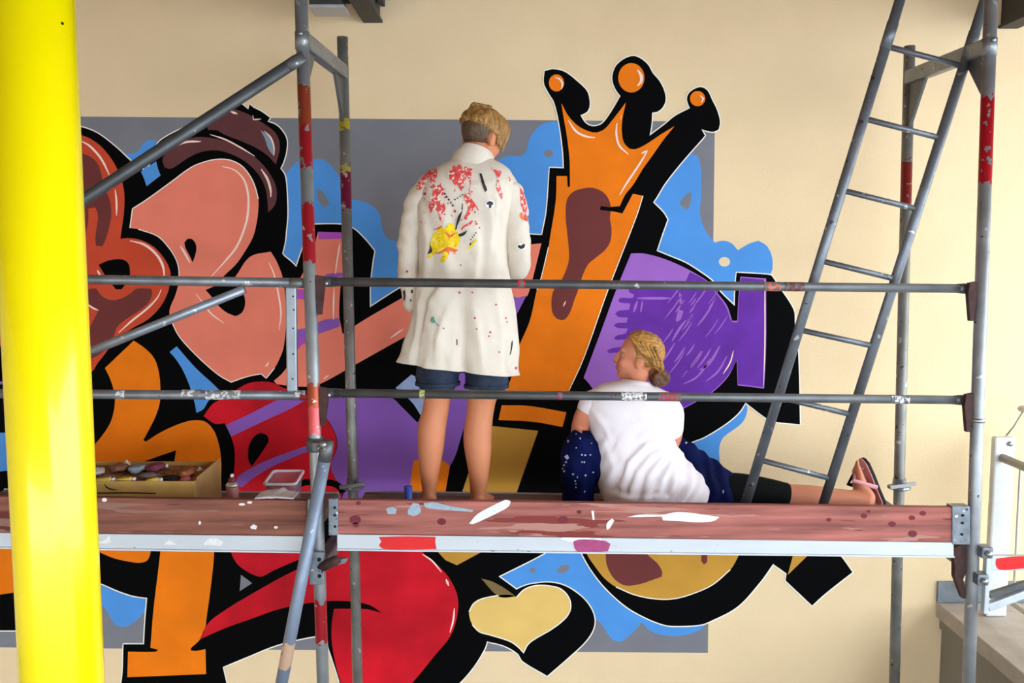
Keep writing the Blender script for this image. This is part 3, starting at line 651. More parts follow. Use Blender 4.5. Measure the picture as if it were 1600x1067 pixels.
def bay(x0, x1, toe_t, toe_b, ch_t, ch_b, m_toe, lab_deck, lab_toe, clip_ends):
    Y = YF - 0.02
    P = quad_strip(x0, x1, *toe_t, *toe_b, Y, 0.032)
    t = thing('toe_board', (P[0] + P[1]) / 2, lab_toe, 'toe board', 'toe boards')
    G().hexa(P).obj('board', m_toe, t, smooth=False, bevel=0.004)
    C = quad_strip(x0, x1, *ch_t, *ch_b, Y - 0.004, 0.006)
    dk = thing('deck', ((C[0] + C[1]) / 2).to_tuple(), lab_deck, 'scaffold deck', 'scaffold decks')
    z0 = (C[0].z + C[1].z) / 2; z1 = (C[4].z + C[5].z) / 2
    g = G().hexa(C)
    # lower lip, turned outwards and back
    for k in (0, 1):
        pass
    l = [C[0] + Vector((0, -0.008, -0.006)), C[1] + Vector((0, -0.008, -0.006)), C[1] + Vector((0, 0.05, -0.006)), C[0] + Vector((0, 0.05, -0.006))]
    g.hexa(l + [q + Vector((0, 0, 0.006)) for q in l])
    g.obj('edge_channel', M_alu, dk, smooth=False)
    n = 2; w_ = (YR - 0.05 - (YF + 0.02)) / n
    tl, tr = C[4].z, C[5].z
    for k in range(n):
        ya = YF + 0.02 + k * w_ + 0.004; yb = ya + w_ - 0.008
        xl, xr = C[4].x + 0.004, C[5].x - 0.004
        G().hexa([Vector((xl, ya, tl - 0.05)), Vector((xr, ya, tr - 0.05)), Vector((xr, yb, tr - 0.05)), Vector((xl, yb, tl - 0.05)), Vector((xl, ya, tl - 0.004)), Vector((xr, ya, tr - 0.004)), Vector((xr, yb, tr - 0.004)), Vector((xl, yb, tl - 0.004))]).obj('plank', M_plank, dk, smooth=False, bevel=0.004)
    R_ = quad_strip(x0, x1, ch_t[0], ch_t[1], ch_b[0], ch_b[1], Y, 0.006)
    G().hexa([q + Vector((0, YR - 0.045 - Y, 0)) for q in R_]).obj('edge_channel', M_alu, dk, smooth=False)
    for xs in clip_ends:
        xa, xb = xs
        yt = toe_t[0] + (toe_t[1] - toe_t[0]) * ((xa + xb) / 2 - x0) / (x1 - x0); yb = toe_b[0] + (toe_b[1] - toe_b[0]) * ((xa + xb) / 2 - x0) / (x1 - x0)
        Q = quad_strip(xa, xb, yt - 2, yt - 2, yb + 3, yb + 3, Y - 0.006, 0.05)
        G().hexa(Q).obj('end_bracket', M_steel, t, smooth=False, bevel=0.003)
        cx = W((xa + xb) / 2, yt + 12, Y - 0.008)
        for dz in (0.0, -0.03, -0.075):
            G().tube([cx + Vector((0.006, 0, dz)), cx + Vector((0.006, -0.002, dz))], 0.0055, 8).obj('bracket_hole', MATS['hole_dark'], t)
    return t, dk
toeR, deckR = bay(527, 1490, (781, 793), (834, 848), (835, 848), (857, 868), M_toeR, 'right scaffold deck that both painters use, pale metal edge with red and magenta paint', 'rose-stained wooden toe board in front of both painters', ((513, 528), (1488, 1516)))
toeL, deckL = bay(-140, 480, (774, 782), (831, 837), (831, 838), (852, 861), M_toeL, 'left scaffold deck with pale metal edge, behind the yellow column', 'brown wooden toe board below the cardboard box', ((480, 490),))

def dab(parent, pts, Y, m, name='paint_smear', th=0.0015):
    P = smooth_poly(pts, True, 60, 3.0)
    V = [W(p.x, p.y, Y) for p in P]; n = len(V)
    V2 = [v + Vector((0, th, 0)) for v in V]
    tri = tessellate_polygon([[Vector((v.x, v.z, 0)) for v in V]]); fs = []
    for q in tri:
        a_, b_, c_ = (V[i] for i in q); fs.append(tuple(q) if (b_ - a_).cross(c_ - a_).y < 0 else tuple(reversed(q)))
    fs += [(i, (i + 1) % n, n + (i + 1) % n, n + i) for i in range(n)]
    return mk(name, V + V2, fs, m, parent, smooth=False)
S_w = mat('smear_white', (226, 226, 228), 0.6, vary=0.1, scale=50); S_b = mat('smear_blue_grey', (150, 170, 186), 0.6, vary=0.15, scale=50)
S_r = mat('smear_red', (214, 20, 24), 0.5); S_m = mat('smear_magenta', (160, 62, 112), 0.5, vary=0.15, scale=40); S_d = mat('smear_dark_red', (108, 34, 44), 0.7)
YT = YF - 0.0212
dab(toeR, [(733, 818), (745, 804), (770, 790), (790, 781), (798, 783), (795, 791), (780, 800), (755, 812), (738, 819)], YT, S_w)
dab(toeR, [(603, 795), (612, 792), (620, 796), (618, 803), (606, 803)], YT, S_b)
dab(toeR, [(637, 798), (645, 786), (655, 787), (658, 800), (648, 806), (638, 804)], YT, S_b)
dab(toeR, [(662, 786), (680, 785), (700, 790), (740, 797), (738, 800), (700, 797), (676, 795), (664, 792)], YT, S_b)
dab(toeR, [(980, 808), (1000, 804), (1035, 804), (1060, 800), (1100, 804), (1124, 808), (1115, 814), (1090, 816), (1060, 814), (1036, 813), (1034, 807), (1000, 808)], YT, S_w)
dab(toeR, [(924, 798), (928, 798), (929, 812), (926, 812)], YT, S_w)
dab(toeR, [(948, 818), (956, 810), (960, 813), (952, 826), (948, 828)], YT, S_w)
for (x, y, r) in ((560, 786, 4), (555, 812, 9), (556, 820, 5), (1350, 806, 5), (1357, 799, 3), (1394, 819, 6), (1426, 834, 7), (1425, 809, 5), (1442, 802, 5), (1295, 812, 4), (690, 815, 7), (880, 812, 8), (905, 800, 4)):
    dab(toeR, ell(x, y, r, r * 0.75), YT, S_d)
YC = YF - 0.0257
dab(deckR, [(592, 839), (640, 838), (681, 839), (680, 846), (682, 858), (640, 858), (598, 857), (592, 852), (596, 846)], YC, S_r)
dab(deckR, [(896, 846), (905, 843), (945, 845), (954, 850), (950, 861), (930, 862), (902, 861), (897, 854)], YC, S_m)
dab(toeL, [(391, 823), (396, 819), (402, 822), (400, 827), (392, 826)], YF - 0.0212, S_w)
for (x, y, w_, h_) in ((163, 781, 4, 3), (378, 788, 5, 2), (390, 785, 4, 2), (312, 817, 2, 3), (431, 824, 3, 2)):
    dab(toeL, ell(x, y, w_, h_), YF - 0.0212, S_w)
dab(deckL, [(150, 848), (165, 843), (170, 836), (174, 846), (168, 849)], YC, S_w)
dab(deckL, [(318, 851), (325, 842), (340, 841), (349, 846), (346, 853)], YC, S_w)
dab(deckL, [(255, 851), (265, 843), (276, 851)], YC, S_w)

# --- cantilever bracket on the right post
p0 = W(1532, 868, YF - 0.03)
t = thing('cantilever_bracket', p0, 'pale triangular cantilever bracket with red paint, clamped to the right post', 'bracket')
M_brk = mat('bracket_alu', (196, 206, 216), 0.4, 0.35, vary=0.08, scale=20)
Yb = YF - 0.03
G().bar(W(1543, 860, Yb), W(1538, 957, Yb), 0.03, 0.018, up=(1, 0, 0)).obj('upright', M_brk, t, smooth=False, bevel=0.003)
G().bar(W(1545, 878, Yb), W(1720, 880, Yb), 0.03, 0.056).obj('top_arm', M_brk, t, smooth=False, bevel=0.003)
G().bar(W(1542, 948, Yb), W(1715, 884, Yb), 0.03, 0.03).obj('lower_arm', M_brk, t, smooth=False, bevel=0.003)
G().bar(W(1546, 930, Yb + 0.012), W(1690, 884, Yb + 0.012), 0.02, 0.024).obj('inner_arm', M_galvd, t, smooth=False)
dab(t, [(1557, 873), (1580, 870), (1640, 868), (1640, 886), (1600, 888), (1562, 890), (1556, 882)], Yb - 0.0165, S_r)
for (x, y) in ((1538, 861), (1531, 903)):
    q = W(x, y, Yb - 0.005)
    G().box((q.x - 0.022, q.y - 0.028, q.z - 0.022), (q.x + 0.022, q.y + 0.03, q.z + 0.022)).obj('clamp', M_steel, t, smooth=False, bevel=0.006)
    G().tube([q + Vector((0, -0.028, 0)), q + Vector((0, -0.045, 0))], 0.013, 6).obj('clamp_nut', M_bolt, t)
# dark wedge coupler on the left of the right post below the deck
t2 = frR
q = W(1505, 862, YF)
G().prism([W(1488, 858, YF), W(1512, 846, YF), W(1516, 880, YF), W(1505, 905, YF), W(1512, 935, YF), W(1504, 935, YF), W(1492, 902, YF), W(1492, 880, YF)], (0, 0.03, 0)).obj('wedge_hook', M_rust, t2, smooth=False)

# --- ladder
lt, lb = W(1423, -55, 3.66), W(1160, 803, 3.76)
rt_, rb = W(1552, -40, 3.66), W(1278, 814, 3.76)
t = thing('ladder', (lb + rb) / 2, 'grey metal ladder leaning to the right in front of the seated painter\'s legs', 'ladder')
M_lad = speckled('ladder_steel', (112, 118, 126), [((184, 188, 190), 26, 0.68), ((78, 60, 64), 30, 0.7)], 0.42, 0.55, 0.25, 10)
for (a, b) in ((lt, lb), (rt_, rb)):
    G().tube([a, b], [(0.0205, 0.016), (0.0205, 0.016)], 16).obj('side_rail', M_lad, t)
    dd = (b - a).normalized()
    G().tube([b - dd * 0.05, b], [(0.0235, 0.019), (0.0235, 0.019)], 14).obj('rail_foot', mat('rubber_black', (30, 30, 32), 0.8), t)
    jj = a + (b - a) * 0.12
    G().tube([jj - dd * 0.05, jj + dd * 0.05], [(0.0225, 0.018), (0.0225, 0.018)], 14).obj('rail_sleeve', M_lad, t)
def on(a, b, y):      # point of a rail at a pixel row
    lo, hi = 0.0, 1.0
    zt = lambda k: (a + (b - a) * k)
    for _ in range(40):
        m = (lo + hi) / 2; q = zt(m)
        c_, s_ = math.cos(PITCH), math.sin(PITCH)
        rel = q - Vector((0, 0, CAM_Z)); fwd = rel.y * c_ - rel.z * s_; upv = rel.y * s_ + rel.z * c_
        yy = 533.5 - F_PX * upv / fwd
        if yy < y: lo = m
        else: hi = m
    return zt((lo + hi) / 2)
for (ya, yb) in ((-38, -8), (72, 104), (185, 216), (297, 327), (407, 436), (515, 541), (620, 648), (718, 748)):
    p, q = on(lt, lb, ya), on(rt_, rb, yb)
    G().tube([p, q], 0.0115, 12).obj('rung', M_lad, t)

# ------------------------------------------------------------------ yellow column in the foreground
YCOL = 2.2
A0, A1 = W(-8, 0, YCOL), W(115, 0, YCOL); B0, B1 = W(28, 1067, YCOL), W(155, 1067, YCOL)
xc = ((A0.x + A1.x) / 2 + (B0.x + B1.x) / 2) / 2; rc = ((A1.x - A0.x) + (B1.x - B0.x)) / 4
t = thing('steel_column', (xc, YCOL, 0), 'thick glossy yellow round column in the foreground at the left', 'column')
M_yel = mat('yellow_gloss', (255, 236, 0), 0.22, vary=0.01, spec=0.5, coat=0.3)
G().tube([(xc, YCOL, 0.02), (xc, YCOL, CEIL_Z - 0.002)], rc, 48).obj('shaft', M_yel, t)
G().lathe((xc, YCOL, 0), [(rc + 0.07, 0), (rc + 0.07, 0.02), (rc + 0.01, 0.022)], 40).obj('base_flange', M_yel, t)
G().tube([W(98, 37, YCOL - rc * 0.93), W(98, 37, YCOL - rc * 0.93) + Vector((0.0006, -0.004, 0))], 0.003, 8).obj('paint_chip', MATS['hole_dark'], t)

# ------------------------------------------------------------------ floodlight at the top edge
p = W(513, 10, YW - 0.35)
t = thing('floodlight', (p.x, YW - 0.25, p.z), 'small dark floodlight at the top edge between post and ceiling beam', 'floodlight')
k = 0.0029
G().box((p.x - 0.078, YW - 0.38, p.z), (p.x + 0.06, YW - 0.24, p.z + 0.035)).obj('housing', M_beam, t, smooth=False, bevel=0.008)
G().box((p.x - 0.082, YW - 0.39, p.z - 0.014), (p.x + 0.075, YW - 0.23, p.z)).obj('glass_frame', mat('lamp_frame', (178, 180, 184), 0.4, 0.3), t, smooth=False, bevel=0.003)
G().bar((p.x, YW - 0.3, p.z + 0.03), (p.x, YW - 0.02, p.z + 0.16), 0.03, 0.02).obj('arm', M_beam, t, smooth=False)
G().box((p.x - 0.04, YW - 0.02, p.z + 0.1), (p.x + 0.04, YW - 0.001, p.z + 0.22)).obj('wall_plate', M_beam, t, smooth=False)

# ------------------------------------------------------------------ landing with ledge and railing at the right
e = W(1462, 940, YW)
LX, LZ = e.x, e.z
t = thing('concrete_landing', (LX, YW, 0), 'grey concrete landing edge with flat ledge at the lower right', 'landing')
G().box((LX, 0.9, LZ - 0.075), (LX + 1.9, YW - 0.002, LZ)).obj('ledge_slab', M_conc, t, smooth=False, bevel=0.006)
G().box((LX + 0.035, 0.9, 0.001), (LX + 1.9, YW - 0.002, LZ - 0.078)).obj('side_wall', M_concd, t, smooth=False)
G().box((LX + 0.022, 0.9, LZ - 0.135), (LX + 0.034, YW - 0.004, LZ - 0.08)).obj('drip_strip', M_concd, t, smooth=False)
G().box((LX, YW - 0.02, LZ + 0.002), (LX + 0.55, YW - 0.002, LZ + 0.108)).obj('upstand', M_slate, t, smooth=False, bevel=0.003)

M_rail = mat('railing_grey_white', (206, 208, 204), 0.5, 0.1, vary=0.06, scale=20)
M_rail2 = mat('railing_darker_steel', (150, 148, 138), 0.5, 0.3, vary=0.08, scale=20)  # darker, more metallic steel of handrail and rod
YP = 4.32
q = W(1568, 682, YP)
t = thing('railing', (q.x, YP, LZ), 'pale metal railing with thin bars standing on the concrete landing', 'railing')
G().box((q.x - 0.05, YP - 0.02, LZ + 0.001), (q.x + 0.05, YP + 0.02, q.z)).obj('post', M_rail, t, smooth=False, bevel=0.01)
G().tube([(q.x + 0.02, YP - 0.021, q.z - 0.03), (q.x + 0.02, YP - 0.03, q.z - 0.03)], 0.012, 8).obj('screw', M_bolt, t)
zt = W(1560, 714, YP).z
G().tube([(q.x - 0.01, YP, zt), (q.x + 0.02, 1.0, zt)], 0.02, 14).obj('handrail', M_rail2, t)
G().tube([(q.x, YP, LZ + 0.12), (q.x + 0.02, 1.0, LZ + 0.12)], 0.014, 12).obj('bottom_rail', M_rail, t)
yb = YP - 0.14
while yb > 1.1:
    G().tube([(q.x + 0.01, yb, LZ + 0.11), (q.x + 0.01, yb, zt)], 0.0065, 8).obj('bar', M_rail, t)
    yb -= 0.12
G().box((q.x - 0.03, 1.0, LZ + 0.001), (q.x + 0.07, 1.04, zt)).obj('post', M_rail, t, smooth=False, bevel=0.01)
# little wall lamp on a thin rod above the railing post
a = W(1572, 681, YP); b = W(1600, 640, YP)
t = thing('rod_lamp', a, 'small disc on a thin bent rod above the railing post', 'lamp')
G().tube([a, a + (b - a) * 0.4 + Vector((0.004, 0, -0.004)), b], 0.004, 8).obj('rod', M_rail2, t)
G().lathe(b + Vector((0.006, 0, -0.012)), [(0.012, 0), (0.03, 0.006), (0.034, 0.016), (0.028, 0.026), (0.01, 0.032)], 18).obj('disc', mat('disc_beige', (196, 188, 170), 0.5), t)
# ------------------------------------------------------------------ people
def deck_top(X):
    a, b = W(527, 835, YF - 0.024), W(1490, 848, YF - 0.024)
    return a.z + (b.z - a.z) * (X - a.x) / (b.x - a.x) - 0.004

def chain(g, pts, sub=5, n=18):
    """limb: list of (point, radius) with radius a number or (a, b); smooth interpolation, rounded ends"""
    P = [Vector(p) for p, r in pts]; R = [Vector(r) if isinstance(r, tuple) else Vector((r, r)) for p, r in pts]
    P = [P[0] * 2 - P[1]] + P + [P[-1] * 2 - P[-2]]; R = [R[0]] + R + [R[-1]]
    op, orr = [], []
    for i in range(1, len(P) - 2):
        for s_ in range(sub):
            t = s_ / sub
            cr = lambda a, b, c, d: 0.5 * ((2 * b) + (c - a) * t + (2 * a - 5 * b + 4 * c - d) * t * t + (3 * b - a - 3 * c + d) * t ** 3)
            op.append(cr(P[i-1], P[i], P[i+1], P[i+2])); q = cr(R[i-1], R[i], R[i+1], R[i+2]); orr.append((max(q.x, 0.002), max(q.y, 0.002)))
    op.append(P[-2]); orr.append(tuple(R[-2]))
    d0 = (op[0] - op[1]).normalized(); d1 = (op[-1] - op[-2]).normalized()
    m0, m1 = min(orr[0]), min(orr[-1])
    pre = [(op[0] + d0 * m0 * k, tuple(c * f for c in orr[0])) for k, f in ((0.8, 0.35), (0.5, 0.75))]
    post = [(op[-1] + d1 * m1 * k, tuple(c * f for c in orr[-1])) for k, f in ((0.5, 0.75), (0.8, 0.35))]
    allp = pre + list(zip(op, orr)) + post
    g.tube([a for a, b in allp], [b for a, b in allp], n)

def fuse(g, name, m, parent, voxel=0.008, smooth=4, disp=None):
    """one continuous surface out of overlapping closed shapes"""
    me = bpy.data.meshes.new('tmp'); me.from_pydata([tuple(v) for v in g.v], [], g.f); me.update()
    o = bpy.data.objects.new('tmp', me); COL.objects.link(o)
    r = o.modifiers.new('r', 'REMESH'); r.mode = 'VOXEL'; r.voxel_size = voxel
    s = o.modifiers.new('s', 'SMOOTH'); s.iterations = smooth; s.factor = 0.5
    dg = bpy.context.evaluated_depsgraph_get(); dg.update()
    ev = o.evaluated_get(dg); em = ev.to_mesh()
    V = [v.co.copy() for v in em.vertices]; N = [v.normal.copy() for v in em.vertices]; Fc = [tuple(p.vertices) for p in em.polygons]
    ev.to_mesh_clear(); bpy.data.objects.remove(o); bpy.data.meshes.remove(me)
    if disp: V = [v + n * disp(v, n) for v, n in zip(V, N)]
    return mk(name, V, Fc, m, parent)

def loft(name, rings, m, parent, closed_ends=(False, False), disp=None):
    n = len(rings[0]); V = [v for r in rings for v in r]; Fc = []
    for i in range(len(rings) - 1):
        for k in range(n):
            Fc.append((i*n + k, i*n + (k+1) % n, (i+1)*n + (k+1) % n, (i+1)*n + k))
    if closed_ends[0]: Fc.append(tuple(reversed(range(n))))
    if closed_ends[1]: Fc.append(tuple(range((len(rings)-1)*n, len(rings)*n)))
    if disp: V = [disp(v, i // n, i % n) for i, v in enumerate(V)]
    return mk(name, V, Fc, m, parent)

def fix_normals(o):
    bm = bmesh.new(); bm.from_mesh(o.data); bmesh.ops.recalc_face_normals(bm, faces=bm.faces); bm.to_mesh(o.data); bm.free(); return o

def garment_rings(rows, sub=4, n=56, ex=2.5):
    """rows: (left px, right px, row px, centre Y, half depth [, row shift per px]) -> rings from top to bottom"""
    rs_ = []
    for i in range(len(rows) - 1):
        for s_ in range(sub):
            t = s_ / sub
            a = rows[max(i-1, 0)]; b = rows[i]; c = rows[i+1]; d = rows[min(i+2, len(rows)-1)]
            rs_.append([0.5*((2*b[k]) + (c[k]-a[k])*t + (2*a[k]-5*b[k]+4*c[k]-d[k])*t*t + (3*b[k]-a[k]-3*c[k]+d[k])*t**3) for k in range(6)])
    rs_.append(list(rows[-1])); out = []
    for xl, xr, y, Yc, hd, sh in rs_:
        ring = []
        for k in range(n):
            th = 2 * math.pi * k / n; c, s = math.cos(th), math.sin(th)
            fx = math.copysign(abs(c) ** (2 / ex), c); fy = math.copysign(abs(s) ** (2 / ex), s)
            xm = (xl + xr) / 2; px = xm + fx * (xr - xl) / 2
            p = W(px, y + sh * (px - xm), Yc); p.y = Yc - fy * hd
            ring.append(p)
        out.append(ring)
    return out

def to_px(p):
    c_, s_ = math.cos(PITCH), math.sin(PITCH)
    y, z = p.y, p.z - CAM_Z
    fwd = y * c_ - z * s_; upv = y * s_ + z * c_
    return 800 + F_PX * p.x / fwd, 533.5 - F_PX * upv / fwd

def seg_dist(px, py, pts):
    best = 1e9; bu = 0; n = len(pts) - 1
    for i in range(n):
        ax, ay = pts[i]; bx_, by = pts[i + 1]; dx, dy = bx_ - ax, by - ay
        t = max(0.0, min(1.0, ((px - ax) * dx + (py - ay) * dy) / (dx * dx + dy * dy)))
        ex, ey = px - ax - dx * t, py - ay - dy * t
        d = math.hypot(ex, ey)
        if d < best: best = d; sg = math.copysign(1, dx * ey - dy * ex); bu = (i + t) / n
    return best * sg, bu

def fold_sum(v, folds):
    """cloth folds: (line in picture coordinates on the side facing the viewer, height, half width); steeper on one flank"""
    px, py = to_px(v); a = 0.0
    for pts, h, w in folds:
        d, u = seg_dist(px, py, pts)
        if abs(d) > w * 3.5: continue
        env = math.sin(math.pi * min(1, max(0, 0.08 + 0.84 * u))) ** 0.6
        a += h * env * (math.exp(-(d / (w if d > 0 else w * 0.45)) ** 2) - 0.45 * math.exp(-((d + w * 1.1) / (w * 0.7)) ** 2))
    return a

def head_frame(yaw, pitch, roll=0.0):
    """columns: right, forward, up of the head; yaw 0 looks at the wall (+Y), positive turns to picture right; pitch up positive"""
    return Matrix.Rotation(-yaw, 3, 'Z') @ Matrix.Rotation(pitch, 3, 'X') @ Matrix.Rotation(roll, 3, 'Y')

def add_head(g, c, R, s=1.0):
    at = lambda r, f, u: Vector(c) + R @ Vector((r, f, u)) * s
    B = lambda p, rad: g.ball(at(*p), tuple(q * s for q in rad), R)
    B((0, -0.006, 0.025), (0.074, 0.094, 0.092))
    B((0, 0.030, -0.040), (0.059, 0.066, 0.072))
    B((0, 0.058, -0.088), (0.030, 0.032, 0.026))
    for k in (-1, 1):
        B((k * 0.028, 0.062, -0.035), (0.030, 0.028, 0.030))           # cheeks
        B((k * 0.045, 0.0, -0.075), (0.020, 0.040, 0.030))             # jaw angle
        B((k * 0.076, -0.008, -0.020), (0.009, 0.021, 0.032))          # ear
        B((k * 0.081, -0.016, -0.014), (0.007, 0.012, 0.022))
        B((k * 0.028, 0.078, 0.022), (0.026, 0.014, 0.010))            # brow
    B((0, 0.096, -0.012), (0.009, 0.014, 0.026)); B((0, 0.107, -0.032), (0.012, 0.014, 0.011))   # nose
    for k in (-1, 1): B((k * 0.010, 0.098, -0.036), (0.009, 0.010, 0.008))
    return at

def add_face_parts(at, R, s, body, m_eye, m_iris, m_lip):
    for k in (-1, 1):
        e = G().ball(at(k * 0.030, 0.0725, 0.002), 0.0112 * s, R, 14, 10).obj('eye', m_eye, body)
        G().ball(at(k * 0.030, 0.0812, 0.002), (0.0066 * s, 0.0035 * s, 0.0062 * s), R, 12, 8).obj('iris', m_iris, e)
    G().ball(at(0, 0.090, -0.060), (0.022 * s, 0.008 * s, 0.0045 * s), R, 14, 8).ball(at(0, 0.089, -0.067), (0.019 * s, 0.008 * s, 0.005 * s), R, 14, 8).obj('lips', m_lip, body)

def hair_shell(name, c, R, s, rad, mask, m, parent, ridge, cen=(0, -0.006, 0.025), inner=0.9):
    g = G().ball((0, 0, 0), 1.0, None, 72, 44); V = []
    for v in g.v:
        d = Vector(v)
        k = max(0.0, min(1.0, mask(d)))
        rr = [rad[i] * (1 + ridge(d)) * k + (0.072, 0.092, 0.09)[i] * inner * (1 - k) for i in range(3)]
        V.append(Vector(c) + R @ (Vector(cen) + Vector((d.x * rr[0], d.y * rr[1], d.z * rr[2]))) * s)
    return mk(name, V, g.f, m, parent)

def add_hand(g, w, d, nrm, side, curl=0.5, s=1.0):
    """palm, four fingers of unequal length with knuckle bends, thumb from the side of the palm"""
    d = Vector(d).normalized(); nrm = Vector(nrm); nrm = (nrm - d * nrm.dot(d)).normalized(); lat = d.cross(nrm).normalized() * side
    R = Matrix((lat, d, nrm)).transposed(); w = Vector(w)
    g.ball(w + d * 0.048 * s, (0.040 * s, 0.052 * s, 0.016 * s), R, 16, 10)
    for k, (o, L) in enumerate(((-0.030, 0.062), (-0.010, 0.074), (0.010, 0.080), (0.030, 0.072))):
        p = w + d * 0.088 * s + lat * o * s; a = 0.0; pts = [(w + d * 0.06 * s + lat * o * 0.9 * s, 0.010 * s)]
        pts.append((p, 0.0095 * s))
        for j in range(3):
            a += curl * (0.6 + 0.25 * j); p = p + (d * math.cos(a) + nrm * math.sin(a)) * L * s * (0.42, 0.32, 0.26)[j]; pts.append((p, (0.0088, 0.008, 0.007)[j] * s))
        chain(g, pts, 2, 8)
    b = w + d * 0.03 * s + lat * 0.034 * s
    chain(g, [(b, 0.013 * s), (b + (lat * 0.03 + d * 0.022 + nrm * 0.012) * s, 0.0115 * s), (b + (lat * 0.042 + d * 0.05 + nrm * 0.028) * s, 0.0098 * s), (b + (lat * 0.04 + d * 0.07 + nrm * 0.04) * s, 0.008 * s)], 3, 8)

def skin(name, rgb):
    m = mat(name, rgb, 0.5, vary=0.07, scale=9, spec=0.35, bump=0.05, bump_scale=220)
    P = m.node_tree.nodes['Principled BSDF']
    P.inputs['Subsurface Weight'].default_value = 0.12; P.inputs['Subsurface Radius'].default_value = (0.012, 0.005, 0.003); P.inputs['Subsurface Scale'].default_value = 0.6
    return m
def hair_mat(name, rgb, dark, stretch):
    m = mat(name, rgb, 0.42, vary=0.55, scale=1.0, stretch=stretch, spec=0.45, bump=0.6, bump_scale=1.6)
    return m
M_eye = mat('eye_white', (176, 150, 138), 0.6, spec=0.1); M_iris = mat('iris_dark', (44, 34, 30), 0.6, spec=0.1); M_lip = mat('lips', (176, 92, 84), 0.4)
smn = lambda a, b, x: max(0.0, min(1.0, (x - a) / (b - a)))

# ---------------------------------------------------------------- standing painter
YS = 3.88
pc = W(722, 790, YS)
PA = thing('person', (pc.x, YS, deck_top(pc.x)), 'painter standing on the deck, back turned, in a paint-splashed white coat and denim shorts', 'person')
M_skA = skin('skin_tan', (206, 132, 94))
g = G()
at_ = lambda x, y, Y=YS: W(x, y, Y)
# trunk and neck
chain(g, [(at_(722, 532), (0.135, 0.085)), (at_(722, 505), (0.140, 0.10)), (at_(722, 440), (0.115, 0.085)), (at_(724, 370), (0.135, 0.095)), (at_(728, 305), (0.150, 0.09)), (at_(733, 272), (0.110, 0.075))], 4, 24)
chain(g, [(at_(735, 285), (0.06, 0.06)), (at_(741, 252), (0.050, 0.052)), (at_(748, 225, YS + 0.005), (0.048, 0.052))], 4)
HR = head_frame(math.radians(38), math.radians(-16), math.radians(4)); HC = at_(752, 213, YS + 0.01)
hat_ = add_head(g, HC, HR, 0.97)
# legs and feet
for (pts, sx) in ((((688, 556, .076), (685, 592, .070), (683, 622, .058), (681, 640, .0555), (675, 668, .0605), (673, 700, .0555), (671, 738, .041), (670.5, 768, .0295)), -1),
                  (((760, 562, .076), (759, 597, .071), (752, 624, .062), (750, 644, .0575), (746, 680, .060), (747, 705, .057), (748, 738, .044), (747, 770, .034)), 1)):
    L = [(at_(x, y), (r, r * 1.04)) for x, y, r in pts]
    p = L[-1][0]; zf = deck_top(p.x)
    L.append((Vector((p.x, YS - 0.002, zf + 0.05)), (0.032, 0.036)))
    chain(g, L, 4, 20)
    f0 = Vector((p.x, YS - 0.035, zf + 0.034))
    chain(g, [(f0, (0.032, 0.031)), (f0 + Vector((sx * 0.006, 0.07, 0.012)), (0.036, 0.036)), (f0 + Vector((sx * 0.02, 0.14, -0.008)), (0.042, 0.024)), (f0 + Vector((sx * 0.028, 0.19, -0.016)), (0.040, 0.016))], 4, 16)
    for k in range(5):
        o = f0 + Vector((sx * (0.056 - 0.018 * k) if sx > 0 else -(0.056 - 0.018 * k), 0.20 - abs(k - 3.2) * 0.007, -0.020))
        o.x = f0.x + sx * 0.028 + (k - 2) * 0.0165
        g.ball(o, (0.0085, 0.02, 0.0095), None, 10, 8)
# arms
chain(g, [(at_(684, 292), .040), (at_(662, 308), .038), (at_(646, 350), .037), (at_(640, 395), .038), (at_(642, 430, YS + 0.02), .035), (at_(647, 468, YS + 0.07), .026), (at_(652, 476, YS + 0.10), .024)], 4)
add_hand(g, at_(653, 477, YS + 0.11), (0.25, 0.9, -0.25), (0.9, -0.25, -0.1), 1, 0.35)
chain(g, [(at_(784, 292), .042), (at_(800, 325), .042), (at_(808, 365), .041), (at_(811, 402), .040), (at_(803, 424, YS + 0.10), .036), (at_(788, 420, YS + 0.19), .028), (at_(778, 415, YS + 0.25), .024)], 4)
add_hand(g, at_(777, 414, YS + 0.26), (-0.35, 0.9, 0.25), (-0.8, -0.3, 0.4), -1, 0.75)
body = fuse(g, 'body', M_skA, PA, 0.007, 4)
add_face_parts(hat_, HR, 0.97, body, M_eye, M_iris, M_lip)
# hair: dark undercut and swept top
M_hu = hair_mat('hair_undercut', (86, 62, 40), (52, 38, 26), (150, 150, 25)); M_ht = hair_mat('hair_blonde_short', (158, 116, 62), (98, 66, 34), (90, 90, 16))
hair_shell('undercut_hair', HC, HR, 0.97, (0.0765, 0.098, 0.095), lambda d: smn(0.30, 0.10, d.y + 0.2 * abs(d.x)) * smn(-0.80, -0.62, d.z - 0.2 * d.y), M_hu, PA, lambda d: 0.01 * noise.noise(d * 14))
def rA(d): return 0.10 * noise.noise(Vector((d.x * 3, d.y * 3, d.z * 2)) + Vector((4, 1, 2))) + 0.035 * math.sin(26 * math.atan2(d.y, d.x) + 6 * noise.noise(d * 4)) * (1 - d.z * d.z) + 0.02 * max(0, d.z)
hair_shell('hair', HC, HR, 0.97, (0.089, 0.110, 0.100), lambda d: smn(-0.30, -0.08, d.z + (0.30 if d.y > 0.2 else 0.30 * max(0, d.y + 0.2)) - 0.20 * max(0, -d.y)) * smn(0.97, 0.75, d.y - 0.8 * max(0, d.z)), M_ht, PA, rA)
gl = G()
